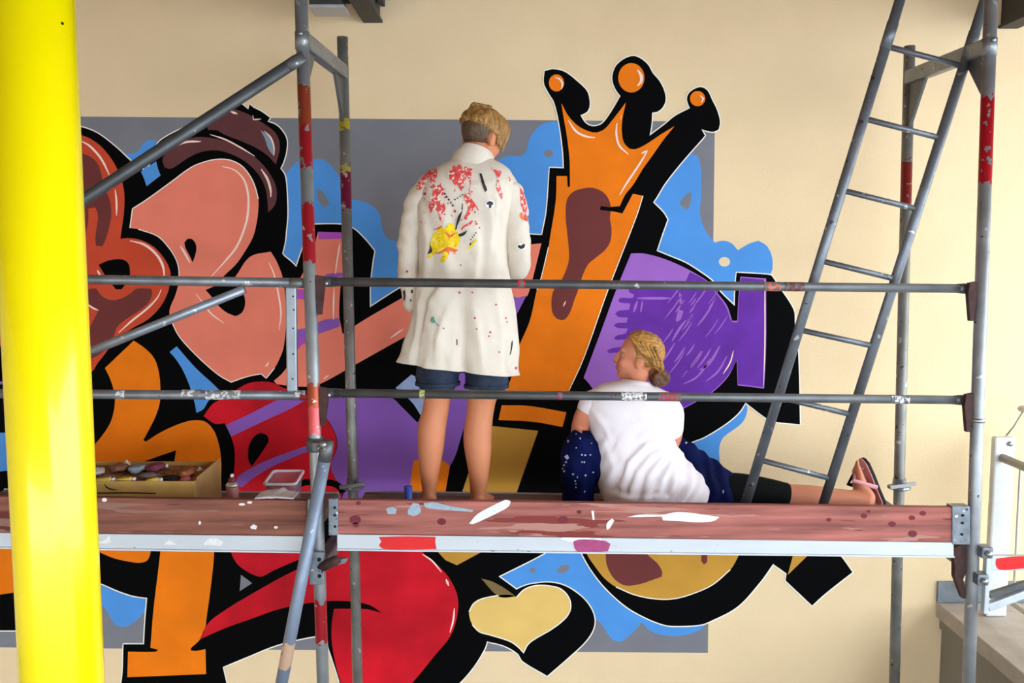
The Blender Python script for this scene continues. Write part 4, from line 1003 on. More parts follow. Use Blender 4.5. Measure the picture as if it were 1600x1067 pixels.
for k in range(9):   # fringe locks over the temple, crown whorl
    u = k / 8.0
    a0 = hat_(0.045 + 0.010 * u, -0.01 + 0.055 * u, 0.105 - 0.012 * u); a1 = hat_(0.084 - 0.006 * u, 0.006 + 0.060 * u, 0.050); a2 = hat_(0.080 - 0.012 * u, 0.008 + 0.068 * u, -0.004 - 0.012 * (k % 3) - 0.012 * u)
    chain(gl, [(a0, 0.012), (a1, (0.014, 0.010)), (a2, 0.003)], 4, 8)
for k in range(5):
    a0 = hat_(-0.03 + 0.012 * k, -0.06 + 0.008 * k, 0.098); chain(gl, [(a0, 0.016), (a0 + HR @ Vector((0.012, -0.010, 0.016)), 0.010), (a0 + HR @ Vector((0.03, -0.004, 0.020)), 0.003)], 3, 8)
gl.obj('hair_locks', M_ht, PA)['kind'] = 'stuff'

# coat
M_coat = mat('coat_cotton', (224, 213, 198), 0.85, vary=0.05, scale=14, bump=0.25, bump_scale=320, spec=0.15)
rows = [(712, 768, 247, YS, 0.055, 0.0), (690, 792, 259, YS, 0.085, 0.05), (671, 801, 273, YS, 0.108, 0.03), (660, 804, 290, YS, 0.118, 0), (652, 803, 318, YS, 0.122, 0), (652, 796, 355, YS, 0.124, 0), (654, 793, 400, YS, 0.120, 0),
        (651, 797, 442, YS, 0.120, 0), (643, 801, 485, YS, 0.132, 0.02), (633, 804, 530, YS, 0.140, 0.07), (626, 806, 562, YS, 0.145, 0.115), (622, 808, 574, YS, 0.147, 0.125)]
rings = garment_rings(rows, 9, 150)
n_r = len(rings)
inner = [[Vector((p.x + (pc.x - p.x) * 0.08, p.y + (YS - p.y) * 0.38, p.z)) for p in rings[-1 - k * 4]] for k in range(6)]
COAT_FOLDS = [([(652, 572), (660, 520), (672, 470), (690, 448)], .010, 9), ([(684, 574), (686, 530), (700, 480)], .008, 8), ([(640, 565), (648, 520), (655, 470)], .007, 7), ([(756, 588), (748, 540), (738, 480)], .010, 10),
 ([(785, 585), (782, 530), (776, 470)], .009, 9), ([(660, 330), (668, 380), (664, 435)], .007, 8), ([(700, 300), (694, 370), (700, 435)], .004, 10), ([(742, 330), (748, 390), (742, 440)], .006, 10), ([(775, 310), (772, 370), (782, 430)], .008, 9), ([(760, 300), (768, 350), (766, 400)], .005, 6),
 ([(655, 441), (700, 447), (760, 446), (796, 442)], -.007, 5), ([(700, 272), (735, 290), (775, 282)], .005, 9)]
def coat_disp(v, i, k):
    if i >= n_r: return v
    t = i / (n_r - 1); th = 2 * math.pi * k / 150
    d = Vector((v.x - pc.x, v.y - YS, 0)); L = d.length
    if L < 1e-5: return v
    d /= L
    low = smn(0.5, 1.0, t)
    a = 0.013 * low * math.sin(th * 7 + 1.3 + 0.6 * math.sin(3 * th)) + 0.004 * low * math.sin(th * 13 + 2)
    a += 0.012 * noise.noise(Vector((v.x * 9, v.y * 6, v.z * 4.5))) + 0.007 * noise.noise(Vector((v.x * 22 + v.z * 8, 0.5, v.z * 10)))
    if math.sin(th) > 0:                     # pleat in the middle of the back
        x_rel = v.x - (pc.x + 0.004 + 0.02 * low)
        a -= 0.034 * smn(0.62, 0.95, t) * math.exp(-(x_rel / 0.022) ** 2)
        a += 0.010 * smn(0.62, 0.95, t) * math.exp(-((x_rel - 0.05) / 0.03) ** 2)
    if math.sin(th) > -0.1: a += fold_sum(v, COAT_FOLDS)
    return v + d * a
coat = loft('coat', rings + inner, M_coat, PA, (True, False), coat_disp)
fix_normals(coat)
def sleeve_disp(v, n): return 0.008 * noise.noise(Vector((v.x * 14, v.y * 14, v.z * 26))) + 0.006 * math.sin(v.z * 75 + v.x * 50) * noise.noise(v * 7)
g = G(); chain(g, [(at_(681, 282), (.046, .060)), (at_(664, 297), (.054, .062)), (at_(651, 325), .054), (at_(642, 360), .049), (at_(639, 400), .046), (at_(640, 440, YS + 0.005), .044), (at_(644, 466, YS + 0.02), .039), (at_(645, 478, YS + 0.03), .036)], 5, 24)
sl1 = fuse(g, 'sleeve', M_coat, coat, 0.007, 2, sleeve_disp)
g = G(); chain(g, [(at_(784, 284), (.050, .062)), (at_(797, 302), (.057, .064)), (at_(804, 332), .056), (at_(808, 366), .054), (at_(811, 396), .053), (at_(808, 418, YS + 0.05), .051), (at_(797, 422, YS + 0.13), .046), (at_(784, 418, YS + 0.20), .040)], 5, 24)
sl2 = fuse(g, 'sleeve', M_coat, coat, 0.007, 2, sleeve_disp)
# stand collar
def ringpx(cx, y, Yc, rx, ry, tilt, n=40, side=0.0):
    c = W(cx, y, Yc); return [c + Vector((rx * math.cos(t), -ry * math.sin(t), tilt * math.sin(t) + side * math.cos(t))) for t in [2 * math.pi * k / n for k in range(n)]]
col = [ringpx(739, 256, YS, 0.094, 0.085, -0.006, side=-0.012), ringpx(741, 246, YS + 0.004, 0.082, 0.080, 0.008, side=-0.022), ringpx(745, 237, YS + 0.008, 0.070, 0.075, 0.022, side=-0.018), ringpx(745, 236.5, YS + 0.008, 0.066, 0.071, 0.023, side=-0.018), ringpx(742, 250, YS + 0.008, 0.066, 0.072, 0.0, side=-0.018)]
fix_normals(loft('collar', col, M_coat, coat))
# denim shorts
M_den = mat('denim_dark', (52, 62, 82), 0.8, vary=0.3, scale=18, bump=0.3, bump_scale=400, spec=0.15)
g = G(); chain(g, [(at_(722, 522), (0.150, 0.085)), (at_(722, 553), (0.160, 0.095))], 4, 28)
for (a, b) in (((686, 556), (683, 594)), ((760, 562), (761, 598))):
    chain(g, [(at_(*a), (.088, .093)), (at_((a[0] + b[0]) / 2, (a[1] + b[1]) / 2), (.090, .091)), (at_(*b), (.092, .090))], 3, 24)
fuse(g, 'shorts', M_den, PA, 0.007, 2, lambda v, n: 0.003 * noise.noise(v * 22))
for cx, cy in ((684, 600), (760, 604)):
    r0 = ringpx(cx, cy - 4, YS, 0.095, 0.093, 0); r1 = ringpx(cx, cy + 1, YS, 0.096, 0.094, 0); r2 = ringpx(cx, cy + 1, YS, 0.090, 0.088, 0); r3 = ringpx(cx, cy - 4, YS, 0.088, 0.086, 0)
    fix_normals(loft('hem', [r0, r1, r2, r3], M_den, PA))

# paint on the coat
def bvh_of(objs):
    V, Fc = [], []
    for o in objs:
        n0 = len(V); off = world_loc(o); V += [v.co + off for v in o.data.vertices]; Fc += [tuple(i + n0 for i in p.vertices) for p in o.data.polygons]
    return BVHTree.FromPolygons(V, Fc)
def splash(name, polys, m, bvh, parent, smooth=True, lift=0.0016, kind='stuff'):
    g = G()
    for pts in polys:
        P = smooth_poly(pts, True, 75, 2.5) if smooth else [Vector(p) for p in pts]
        bm = bmesh.new(); vs = [bm.verts.new((p.x, p.y, 0)) for p in P]
        for t in tessellate_polygon([[Vector((p.x, p.y, 0)) for p in P]]):
            try: bm.faces.new([vs[i] for i in t])
            except ValueError: pass
        for _ in range(4):
            long = [e for e in bm.edges if e.calc_length() > 4.5]
            if not long: break
            bmesh.ops.subdivide_edges(bm, edges=long, cuts=1); bmesh.ops.triangulate(bm, faces=[f for f in bm.faces if len(f.verts) > 3])
        bm.verts.index_update(); out = []; ok = []
        for v in bm.verts:
            o0 = Vector((0, 0, CAM_Z)); d = (W(v.co.x, v.co.y, 1.0) - o0).normalized()
            hit, nrm, idx, dist = bvh.ray_cast(o0, d)
            if hit is None: out.append(Vector((0, 0, 0))); ok.append(False)
            else:
                if nrm.dot(d) > 0: nrm = -nrm
                out.append(hit + nrm * lift - d * lift * 0.5); ok.append(True)
        fs = []
        for f in bm.faces:
            ids = [v.index for v in f.verts]
            if all(ok[i] for i in ids):
                if max((out[ids[0]] - out[i]).length for i in ids) < 0.06:
                    a, b, c = out[ids[0]], out[ids[1]], out[ids[2]]
                    if (b - a).cross(c - a).dot(a - Vector((0, 0, CAM_Z))) > 0: ids = ids[::-1]
                    fs.append(tuple(ids))
        bm.free(); g.add(out, fs)
    if not g.f: return None
    used = sorted({i for f in g.f for i in f}); mp_ = {o: k for k, o in enumerate(used)}
    o = mk(name, [g.v[i] for i in used], [tuple(mp_[i] for i in f) for f in g.f], m, parent)
    if kind: o['kind'] = kind
    return o
bv = bvh_of([coat, sl1, sl2])
C_co = speckled('splash_coral', (222, 80, 78), [((236, 206, 196), 75, 0.57), ((236, 226, 212), 48, 0.60)], 0.6, 0, 0.25, 60, spec=0.2); C_ye = speckled('splash_yellow', (240, 204, 24), [((240, 226, 120), 60, 0.60), ((214, 150, 20), 70, 0.62)], 0.55, 0, 0.2, 60, spec=0.2); C_or = mat('splash_orange', (236, 110, 50), 0.55, vary=0.2, scale=50)
C_bk = mat('splash_black', (36, 34, 40), 0.6, vary=0.2, scale=40); C_gr = mat('splash_green', (96, 158, 140), 0.6); C_mg = mat('splash_magenta', (190, 44, 92), 0.6); C_wt = mat('patch_white', (248, 246, 242), 0.7)
rs = random.Random(11)
def drip(x, y, L, w, dx=0.0): return [(x - w, y), (x, y - w), (x + w, y + 1), (x + w * 0.6 + dx * 0.5, y + L * 0.6), (x + dx + w * 0.5, y + L), (x + dx - w * 0.4, y + L), (x - w * 0.6 + dx * 0.4, y + L * 0.5)]
coral = [[(678, 260), (683, 266), (683, 277), (680, 288), (673, 286), (672, 276), (664, 283), (658, 296), (652, 297), (651, 290), (658, 280), (663, 270), (670, 263)],
 [(701, 270), (706, 264), (709, 257), (713, 262), (716, 258), (720, 257), (723, 264), (728, 260), (731, 264), (740, 260), (737, 268), (735, 279), (728, 280), (724, 288), (721, 299), (716, 292), (711, 290), (706, 282), (700, 278)],
 [(676, 287), (684, 290), (689, 285), (690, 292), (695, 296), (692, 306), (686, 304), (682, 312), (676, 322), (670, 326), (672, 312), (676, 302)],
 [(671, 322), (677, 316), (682, 304), (689, 312), (694, 318), (696, 328), (691, 334), (689, 347), (686, 340), (684, 331), (678, 326), (673, 333)],
 [(725, 305), (730, 302), (735, 301), (736, 309), (741, 316), (745, 322), (749, 329), (744, 327), (740, 324), (738, 331), (732, 339), (727, 345), (725, 341), (730, 331), (731, 321), (727, 314)],
 [(767, 262), (775, 265), (784, 268), (781, 276), (779, 283), (782, 293), (785, 304), (784, 312), (779, 302), (775, 291), (777, 280), (774, 271)],
 [(721, 357), (727, 351), (733, 348), (738, 344), (739, 347), (733, 352), (726, 355), (722, 360)],
 [(792, 280), (796, 276), (798, 280), (795, 285), (792, 284)],
 [(812, 292), (817, 300), (821, 312), (824, 330), (825, 347), (821, 345), (818, 332), (814, 320), (813, 306)]]
coral += [drip(x, y, L, 1.4, dx) for x, y, L, dx in ((735, 282, 18, -2), (712, 292, 8, -2), (690, 345, 4, 0), (727, 284, 10, 1), (679, 318, 12, -1), (655, 296, 4, 0))]
splash('paint_splash_coral', coral, C_co, bv, coat)
splash('paint_splash_coral', [ell(rs.uniform(655, 745), rs.uniform(255, 350), rs.uniform(0.8, 2.0), rs.uniform(0.8, 2.2), 8) for _ in range(34)], C_co, bv, coat)
splash('paint_splash_yellow', [[(673, 379), (676, 368), (682, 362), (690, 356), (697, 356), (700, 350), (706, 349), (711, 356), (714, 362), (719, 368), (718, 378), (714, 387), (706, 390), (702, 394), (699, 402), (693, 410), (688, 409), (690, 402), (695, 397), (688, 393), (680, 396), (674, 401), (669, 404), (668, 400), (673, 395), (672, 387)],
    [(728, 391), (736, 383), (743, 373), (746, 373), (742, 381), (736, 388), (730, 392)]], C_ye, bv, coat, lift=0.0018)
splash('paint_splash_orange', [[(695, 362), (700, 364), (704, 368), (712, 362), (709, 368), (702, 371), (698, 368)], [(680, 397), (690, 392), (699, 386), (706, 387), (716, 391), (712, 393), (711, 398), (709, 394), (702, 392), (701, 399), (697, 393), (688, 396)], [(676, 360), (684, 356), (691, 352), (690, 356), (682, 359)], [(815, 331), (818, 338), (820, 345), (815, 342), (812, 335)]], C_or, bv, coat, lift=0.0024)
splash('paint_splash_black', [[(711, 359), (714, 346), (716, 338), (721, 331), (723, 328), (721, 336), (719, 343), (715, 352), (713, 359)], [(716, 366), (722, 364), (730, 360), (727, 366), (722, 369), (717, 369)], [(749, 271), (752, 271), (757, 286), (761, 297), (758, 300), (754, 290)],
    [(721, 328), (722, 318), (723, 318), (723, 328)], [(668, 397), (672, 386), (671, 377), (674, 386), (676, 393), (671, 396)], [(733, 382), (737, 378), (736, 383)]] + [ell(695 + 3.2 * k, 303 + 4.5 * k, 1.5, 1.8, 8) for k in range(5)] + [ell(711 + 4 * k, 312 - 2.5 * k, 1.4, 1.1, 8) for k in range(4)] + [ell(736 + 2.5 * k, 374 - 3.4 * k, 1.1, 1.1, 8) for k in range(4)], C_bk, bv, coat, lift=0.0026)
splash('cuff_marks', [[(630, 455), (633, 452), (634, 462), (632, 470), (629, 471), (628, 467), (631, 465)], [(642, 453), (645, 452), (645, 458), (642, 458)], [(640, 468), (643, 467), (642, 472)]], mat('cuff_brown', (74, 46, 30), 0.7), bv, coat)
dots = [ell(x, y, r, r, 8) for x, y, r in ((742, 497, 1.6), (766, 519, 1.8), (775, 476, 1.5), (693, 513, 1.4), (780, 550, 1.4), (664, 303, 2.4), (711, 330, 2.2), (636, 424, 2.0), (790, 497, 1.5), (745, 514, 1.2), (720, 414, 1.2), (738, 457, 1.4), (718, 457, 1.8), (749, 356, 1.3), (806, 575, 2.0), (792, 503, 1.2), (764, 525, 1.4))]
splash('paint_dots', dots, C_mg, bv, coat)
splash('paint_streaks', [[(799, 535), (801, 531), (800, 543), (797, 554), (796, 554), (798, 545)], [(713, 530), (714.5, 530), (714.5, 539), (713, 539)]], C_bk, bv, coat)
splash('paint_splash_green', [[(674, 496), (678, 494), (679, 499), (681, 503), (676, 505), (673, 502)], [(681, 504), (687, 509), (686, 510), (680, 505)]], C_gr, bv, coat)
splash('cloud_patch', [ell(765.5, 319, 7.5, 6.5, 14), ], C_wt, bv, coat)
splash('cloud_patch', [[(760, 319), (762, 315), (766, 314), (770, 316), (771, 320), (768, 320), (767, 325), (764, 325), (764, 320)]], C_bk, bv, coat, lift=0.0026, kind=None)
splash('heart_patch', [ell(814.5, 385.5, 7, 5, 14)], C_wt, bv, coat)
splash('heart_patch', [[(809, 384), (812, 382.5), (814, 384), (817, 381), (820, 382), (819, 387), (814, 389), (810, 387)]], C_bk, bv, coat, lift=0.0026, kind=None)

# ---------------------------------------------------------------- seated painter
YB = 3.93
pb = W(1020, 800, YB); ZD = deck_top(pb.x)
PB = thing('person', (pb.x, YB, ZD), 'painter sitting on the deck in a white T-shirt, head turned left, one leg stretched out', 'person')
M_skB = skin('skin_fair', (212, 136, 104))
B_ = lambda x, y, Y=YB: W(x, y, Y)
g = G()
chain(g, [(B_(1018, 772), (0.155, 0.115)), (B_(1008, 735), (0.130, 0.10)), (B_(996, 690), (0.125, 0.09)), (B_(988, 645), (0.140, 0.088)), (B_(988, 618), (0.10, 0.07))], 4, 24)
chain(g, [(B_(990, 625), (0.055, 0.055)), (B_(992, 604), (0.047, 0.05)), (B_(999, 580, YB + 0.005), (0.046, 0.052))], 4)
SR = head_frame(math.radians(-82), math.radians(9), 0.0); SCN = B_(998, 558, YB)
sat = add_head(g, SCN, SR, 0.92)
# left arm resting on the raised knee, right arm in the lap
chain(g, [(B_(928, 630), .046), (B_(912, 652, YB + 0.01), .043), (B_(906, 684, YB + 0.08), .040), (B_(916, 694, YB + 0.15), .036), (B_(930, 690, YB + 0.24), .030), (B_(938, 684, YB + 0.30), .024)], 4)
add_hand(g, B_(939, 683, YB + 0.31), (0.4, 0.5, -0.3), (0.1, -0.5, -0.8), 1, 0.4, 0.92)
chain(g, [(B_(1040, 630), .046), (B_(1052, 660, YB + 0.02), .041), (B_(1050, 688, YB + 0.07), .038), (B_(1035, 715, YB + 0.16), .030), (B_(1015, 722, YB + 0.24), .024)], 4)
add_hand(g, B_(1013, 723, YB + 0.25), (-0.8, 0.5, -0.2), (0.1, -0.2, -1.0), -1, 0.5, 0.92)
# right leg stretched out to the right, foot upright
YL = 3.99
leg = [((1060, 766), .098), ((1110, 764), .082), ((1160, 768), .064), ((1200, 772), .055), ((1240, 775), .052), ((1275, 776), .049), ((1310, 778), .041), ((1338, 779), .036), ((1356, 781), .036)]
chain(g, [(W(x, y, YL if x > 1100 else YB + 0.03), r) for (x, y), r in leg], 4, 20)
heel = W(1357, 779, YL); toe = W(1338, 733, YL + 0.07)
fd = (toe - heel).normalized()
chain(g, [(heel, (0.034, 0.036)), (heel + (toe - heel) * 0.3 + Vector((-0.014, 0, 0)), (0.036, 0.032)), (heel + (toe - heel) * 0.65 + Vector((-0.008, 0, 0)), (0.026, 0.040)), (toe, (0.017, 0.040))], 4, 18)
fl = fd.cross(Vector((1, 0, 0))).normalized()
for k in range(5):
    p = toe + fl * (k - 2) * 0.0165 + fd * (0.016 - 0.004 * k)
    g.ball(p, (0.011 - 0.001 * k, 0.0095, 0.02 - 0.002 * k), None, 10, 8)
# left leg drawn up
chain(g, [(B_(975, 766, YB + 0.04), .085), (B_(940, 722, YB + 0.03), .072), (B_(908, 690, YB - 0.01), .056), (B_(904, 702, YB - 0.01), .053), (B_(902, 745, YB + 0.03), .047), (W(902, 782, YB + 0.06), .032)], 4, 20)
lf = W(902, 782, YB + 0.06); zf = deck_top(lf.x)
chain(g, [(Vector((lf.x, lf.y - 0.01, zf + 0.033)), (0.032, 0.03)), (Vector((lf.x - 0.005, lf.y + 0.07, zf + 0.03)), (0.038, 0.026)), (Vector((lf.x - 0.01, lf.y + 0.12, zf + 0.018)), (0.038, 0.016))], 4, 14)
bodyB = fuse(g, 'body', M_skB, PB, 0.007, 4)
add_face_parts(sat, SR, 0.92, bodyB, M_eye, M_iris, M_lip)
# hair swept back into a low bun
M_hb = hair_mat('hair_blonde_long', (176, 128, 62), (96, 62, 32), (14, 90, 90)); M_bun = hair_mat('hair_bun', (104, 64, 38), (58, 34, 24), (70, 70, 40))
def rB(d): return 0.012 * math.sin(30 * math.atan2(d.z + 0.25, -d.y + 0.45) + 2 * noise.noise(d * 3)) + 0.03 * noise.noise(d * 3) + 0.05 * smn(-0.2, -0.9, d.y)
hair_shell('hair', SCN, SR, 0.92, (0.083, 0.106, 0.101), lambda d: smn(0.30, 0.14, d.y - 0.62 * max(0, d.z)) * smn(-0.72, -0.50, d.z + 0.25 * d.y - 0.1 if d.y > -0.3 else d.z + 0.05), M_hb, PB, rB)
nb = B_(1022, 588, YB - 0.005)
g = G().ball(B_(1031, 590, YB - 0.01), (0.045, 0.043, 0.040), None, 24, 16)
for k in range(5):
    a = k * 1.25; c0 = B_(1031, 590, YB - 0.01)
    pts = [(c0 + Vector((0.026 * math.cos(a + u * 2.2), -0.034 + 0.010 * u, 0.024 * math.sin(a + u * 2.2))), 0.012) for u in (0, 0.4, 0.8, 1.2)]
    chain(g, pts, 3, 8)
chain(g, [(B_(1018, 578), 0.03), (B_(1026, 586), 0.032)], 3, 12)
fuse(g, 'hair_bun', M_bun, PB, 0.005, 2)
gl = G()
for k in range(6):
    a0 = sat(-0.070, 0.045 - 0.022 * k, 0.085 - 0.004 * k); a1 = sat(-0.090, 0.0 - 0.022 * k, 0.045 - 0.012 * k); a2 = sat(-0.070, -0.075 - 0.006 * k, -0.02 - 0.004 * k)
    chain(gl, [(a0, 0.006), (a1, 0.009), (a2, 0.006)], 4, 8)
gl.obj('hair_locks', M_hb, PB)['kind'] = 'stuff'

# T-shirt
M_tee = mat('tee_white', (236, 228, 234), 0.85, vary=0.03, scale=14, bump=0.15, bump_scale=300, spec=0.15)
rows = [(966, 1018, 597, YB, 0.060, 0.12), (938, 1040, 606, YB, 0.080, 0.10), (918, 1056, 620, YB, 0.098, 0.06), (914, 1060, 640, YB, 0.106, 0.02), (920, 1056, 665, YB, 0.108, 0), (927, 1053, 690, YB, 0.112, 0), (932, 1068, 714, YB, 0.122, 0), (936, 1094, 738, YB, 0.136, 0), (938, 1108, 762, YB, 0.145, 0), (942, 1104, 782, YB, 0.142, 0), (950, 1092, 796, YB, 0.13, 0)]
rings = garment_rings(rows, 10, 160, 2.35); n_t = len(rings); cx0 = pb.x
TEE_FOLDS = [([(970, 760), (984, 722), (1010, 695), (1040, 682)], .012, 8), ([(986, 766), (996, 738), (1016, 712), (1052, 694)], .011, 7), ([(1006, 772), (1014, 742), (1034, 716), (1058, 702)], .011, 7), ([(1026, 778), (1034, 748), (1048, 724), (1062, 708)], .010, 6),
 ([(1048, 770), (1052, 742), (1062, 722)], .008, 6), ([(1068, 772), (1078, 750), (1078, 728)], .008, 6), ([(946, 770), (990, 778), (1040, 776)], .009, 6), ([(944, 690), (960, 730), (950, 765)], .007, 9), ([(930, 655), (960, 668), (1000, 660), (1040, 650)], .006, 9), ([(1050, 640), (1030, 668), (1000, 684)], .007, 7), ([(925, 640), (945, 660), (955, 690)], .006, 7)]
def tee_disp(v, i, k):
    t = i / (n_t - 1)
    d = Vector((v.x - cx0, v.y - YB, 0)); L = d.length
    if L < 1e-5: return v
    d /= L
    # folds pulled from the right side down to the lower left
    u = (v.x - cx0) * 0.62 + (v.z - ZD) * 0.55; w_ = (v.x - cx0) * 0.75 - (v.z - ZD) * 0.6
    low = smn(0.25, 0.6, t)
    f = noise.noise(Vector((w_ * 22 + 0.8 * math.sin(u * 9), u * 4.5, 0.3)))
    a = low * (0.012 * (abs(f) - 0.25)) + 0.010 * noise.noise(Vector((v.x * 8, v.y * 8, v.z * 8))) + 0.006 * smn(0.9, 1.0, t)
    a += -0.012 * math.exp(-((t - 0.93) / 0.03) ** 2) + 0.002 * low * math.sin(w_ * 120 + 3 * f)
    if v.y < YB + 0.02: a += fold_sum(v, TEE_FOLDS)
    return v + d * a
tee = loft('t_shirt', rings, M_tee, PB, (True, True), tee_disp); fix_normals(tee)
def tdisp(v, n): return 0.004 * noise.noise(v * 16)
g = G(); chain(g, [(B_(944, 624), (.056, .062)), (B_(926, 631), .058), (B_(917, 641, YB + 0.01), .050)], 5, 22)
fuse(g, 'sleeve', M_tee, tee, 0.007, 2, tdisp)
g = G(); chain(g, [(B_(1034, 628), (.056, .060)), (B_(1048, 642), .053), (B_(1052, 662, YB + 0.01), .045), (B_(1051, 674, YB + 0.02), .043)], 5, 22)
fuse(g, 'sleeve', M_tee, tee, 0.007, 2, tdisp)
nk = [ringpx(993, 599, YB, 0.075, 0.070, 0.0, side=-0.006), ringpx(994, 594, YB + 0.003, 0.062, 0.064, 0.006, side=-0.008), ringpx(994, 594, YB + 0.003, 0.057, 0.060, 0.006, side=-0.008), ringpx(994, 601, YB, 0.056, 0.06, 0.0)]
fix_normals(loft('neckband', nk, M_tee, tee))
# navy work trousers rolled over the hip, black leggings
M_nav = mat('navy_cotton', (7, 16, 64), 0.8, vary=0.3, scale=10, bump=0.25, bump_scale=90, spec=0.1)
g = G()
chain(g, [(B_(985, 766, YB + 0.05), (.09, .10)), (B_(945, 728, YB + 0.04), .086), (B_(911, 700, YB - 0.01), .076), (B_(906, 705, YB - 0.01), .077), (B_(904, 742, YB + 0.02), .076), (B_(903, 778, YB + 0.05), .068), (B_(903, 788, YB + 0.06), .062)], 5, 22)
chain(g, [(B_(1025, 768, YB + 0.04), (.095, .11)), (B_(1070, 760, YB + 0.05), .105), (B_(1108, 762, YB + 0.05), .092), (B_(1140, 768, YB + 0.06), .073), (B_(1150, 772, YB + 0.06), .062)], 5, 22)
chain(g, [(B_(1060, 694, YB + 0.10), .040), (B_(1085, 718, YB + 0.09), .052), (B_(1118, 742, YB + 0.07), .056), (B_(1140, 760, YB + 0.05), .05)], 4, 16)
fuse(g, 'work_trousers', M_nav, PB, 0.008, 2, lambda v, n: 0.007 * noise.noise(v * 13) + 0.004 * math.sin(v.x * 90 + 5 * noise.noise(v * 8)))
M_leg = mat('leggings_black', (14, 14, 16), 0.8, spec=0.1, vary=0.2)
g = G(); chain(g, [(W(1120, 766, YL), .080), (W(1160, 766, YL), .074), (W(1200, 770, YL), .064), (W(1228, 774, YL), .056)], 5, 22)
fuse(g, 'leggings', M_leg, PB, 0.007, 2)
trs = [o for o in PB.children if o.name.startswith('work_trousers')][0]
bvt = bvh_of([trs])
splash('paint_flecks', [ell(rs.uniform(878, 928), rs.uniform(672, 772), rs.uniform(0.7, 1.8), rs.uniform(0.7, 1.8), 7) for _ in range(26)] + [[(882, 713), (887, 710), (889, 716), (886, 718)], ell(1072, 692, 1.6, 1.4, 8), ell(1130, 768, 1.2, 3, 8)], mat('fleck_pale', (168, 186, 214), 0.6), bvt, trs)
# flip-flop on the stretched foot
M_fs = mat('flipflop_black', (20, 18, 20), 0.7); M_fp = mat('flipflop_pink', (222, 150, 158), 0.6)
h0 = W(1376, 791, YL); t0 = W(1343, 718, YL + 0.09); ax = (t0 - h0); axn = ax.normalized(); wd = axn.cross(Vector((1, 0, 0))).normalized(); nr = wd.cross(axn).normalized()
prof = []
for (u, w0, w1) in ((0.0, -0.018, 0.018), (0.05, -0.03, 0.03), (0.3, -0.033, 0.033), (0.6, -0.043, 0.04), (0.85, -0.043, 0.036), (0.97, -0.026, 0.022), (1.02, -0.008, 0.008)):
    prof.append((u, w0, w1))
pl = [h0 + ax * u + wd * w1 for u, w0, w1 in prof] + [h0 + ax * u + wd * w0 for u, w0, w1 in reversed(prof)]
so = G().prism([p + nr * 0.004 for p in pl], nr * 0.016).obj('flip_flop_sole', M_fs, PB, smooth=False, bevel=0.003)
G().prism([p * 1.0 for p in pl], nr * 0.004).obj('insole', M_fp, so, smooth=False)
foot_mid = heel + (toe - heel) * 0.55 + Vector((-0.045, 0, 0))
thong = h0 + ax * 0.80 - Vector((0.03, 0, 0))
G().tube([h0 + ax * 0.80, thong + Vector((-0.004, 0, 0))], 0.005, 8).obj('strap_peg', mat('peg_white', (230, 226, 224), 0.4), so)
for s_ in (-1, 1):
    st = [thong, foot_mid + wd * s_ * 0.034 + Vector((-0.004, 0, 0.0)), h0 + ax * 0.36 + wd * s_ * 0.036 + Vector((0.006, 0, 0))]
    G().tube(st, [(0.010, 0.005)] * 3, 10).obj('strap', M_fs if s_ > 0 else M_fp, so)

# both painters rest on the planks: nothing of them reaches below the deck surface
for root in (PA, PB):
    st_ = list(root.children)
    while st_:
        o = st_.pop(); st_ += list(o.children); off = world_loc(o)
        for v in o.data.vertices:
            zmin = deck_top(v.co.x + off.x) + 0.002 - off.z
            if v.co.z < zmin: v.co.z = zmin
# ------------------------------------------------------------------ things lying on the left deck
def deckL_top(X):
    a, b = W(-140, 831, YF - 0.024), W(480, 838, YF - 0.024)
    return a.z + (b.z - a.z) * (X - a.x) / (b.x - a.x) - 0.004
M_card = mat('cardboard', (196, 158, 92), 0.85, vary=0.12, scale=12, spec=0.15)
M_cardd = mat('cardboard_side', (176, 138, 88), 0.85, vary=0.12, scale=12, spec=0.15)
Y0, Y1 = 3.72, 4.06
pr = W(304, 752, Y0); pl = W(92, 752, Y0); zb = max(deckL_top(pr.x), deckL_top(pl.x)) + 0.001; zt = pr.z
bx = thing('cardboard_box', ((pr.x + pl.x) / 2, Y0 + 0.17, zb), 'open cardboard box full of rags and paint tubes on the left deck', 'box')
th = 0.006
G().box((pl.x, Y0, zb), (pr.x, Y0 + th, zt)).obj('front_panel', M_card, bx, smooth=False)
G().box((pl.x, Y1 - th, zb), (pr.x, Y1, zt + 0.006)).obj('rear_panel', M_card, bx, smooth=False)
G().box((pl.x, Y0 + th, zb), (pl.x + th, Y1 - th, zt)).obj('side_panel', M_cardd, bx, smooth=False)
G().box((pr.x - th, Y0 + th, zb), (pr.x, Y1 - th, zt)).obj('side_panel', M_cardd, bx, smooth=False)
G().box((pl.x + th, Y0 + th, zb), (pr.x - th, Y1 - th, zb + 0.012)).obj('bottom_panel', M_card, bx, smooth=False)
G().box((pl.x + th, Y0 + th, zt - 0.02), (pr.x - th, Y1 - th, zt - 0.012)).obj('paper_insert', speckled('insert_paper', (158, 124, 84), [((90, 62, 50), 30, 0.63), ((150, 70, 60), 24, 0.66)], 0.9, 0, 0.2, 20, spec=0.1), bx, smooth=False)
dab(bx, [(162, 755), (168, 761), (176, 764), (186, 765), (176, 766), (166, 762)], Y0 - 0.0012, MATS['hole_dark'], 'ink_mark')
dab(bx, [(150, 769.5), (200, 769), (244, 770), (243, 771.5), (200, 771), (150, 771.5)], Y0 - 0.0012, MATS['hole_dark'], 'ink_mark')
G().bar((pr.x, Y0 + 0.03, zt - 0.004), (pr.x + 0.004, Y1 - 0.02, zt + 0.012), 0.004, 0.03).obj('flap', M_cardd, bx, smooth=False)
zi = zt - 0.012
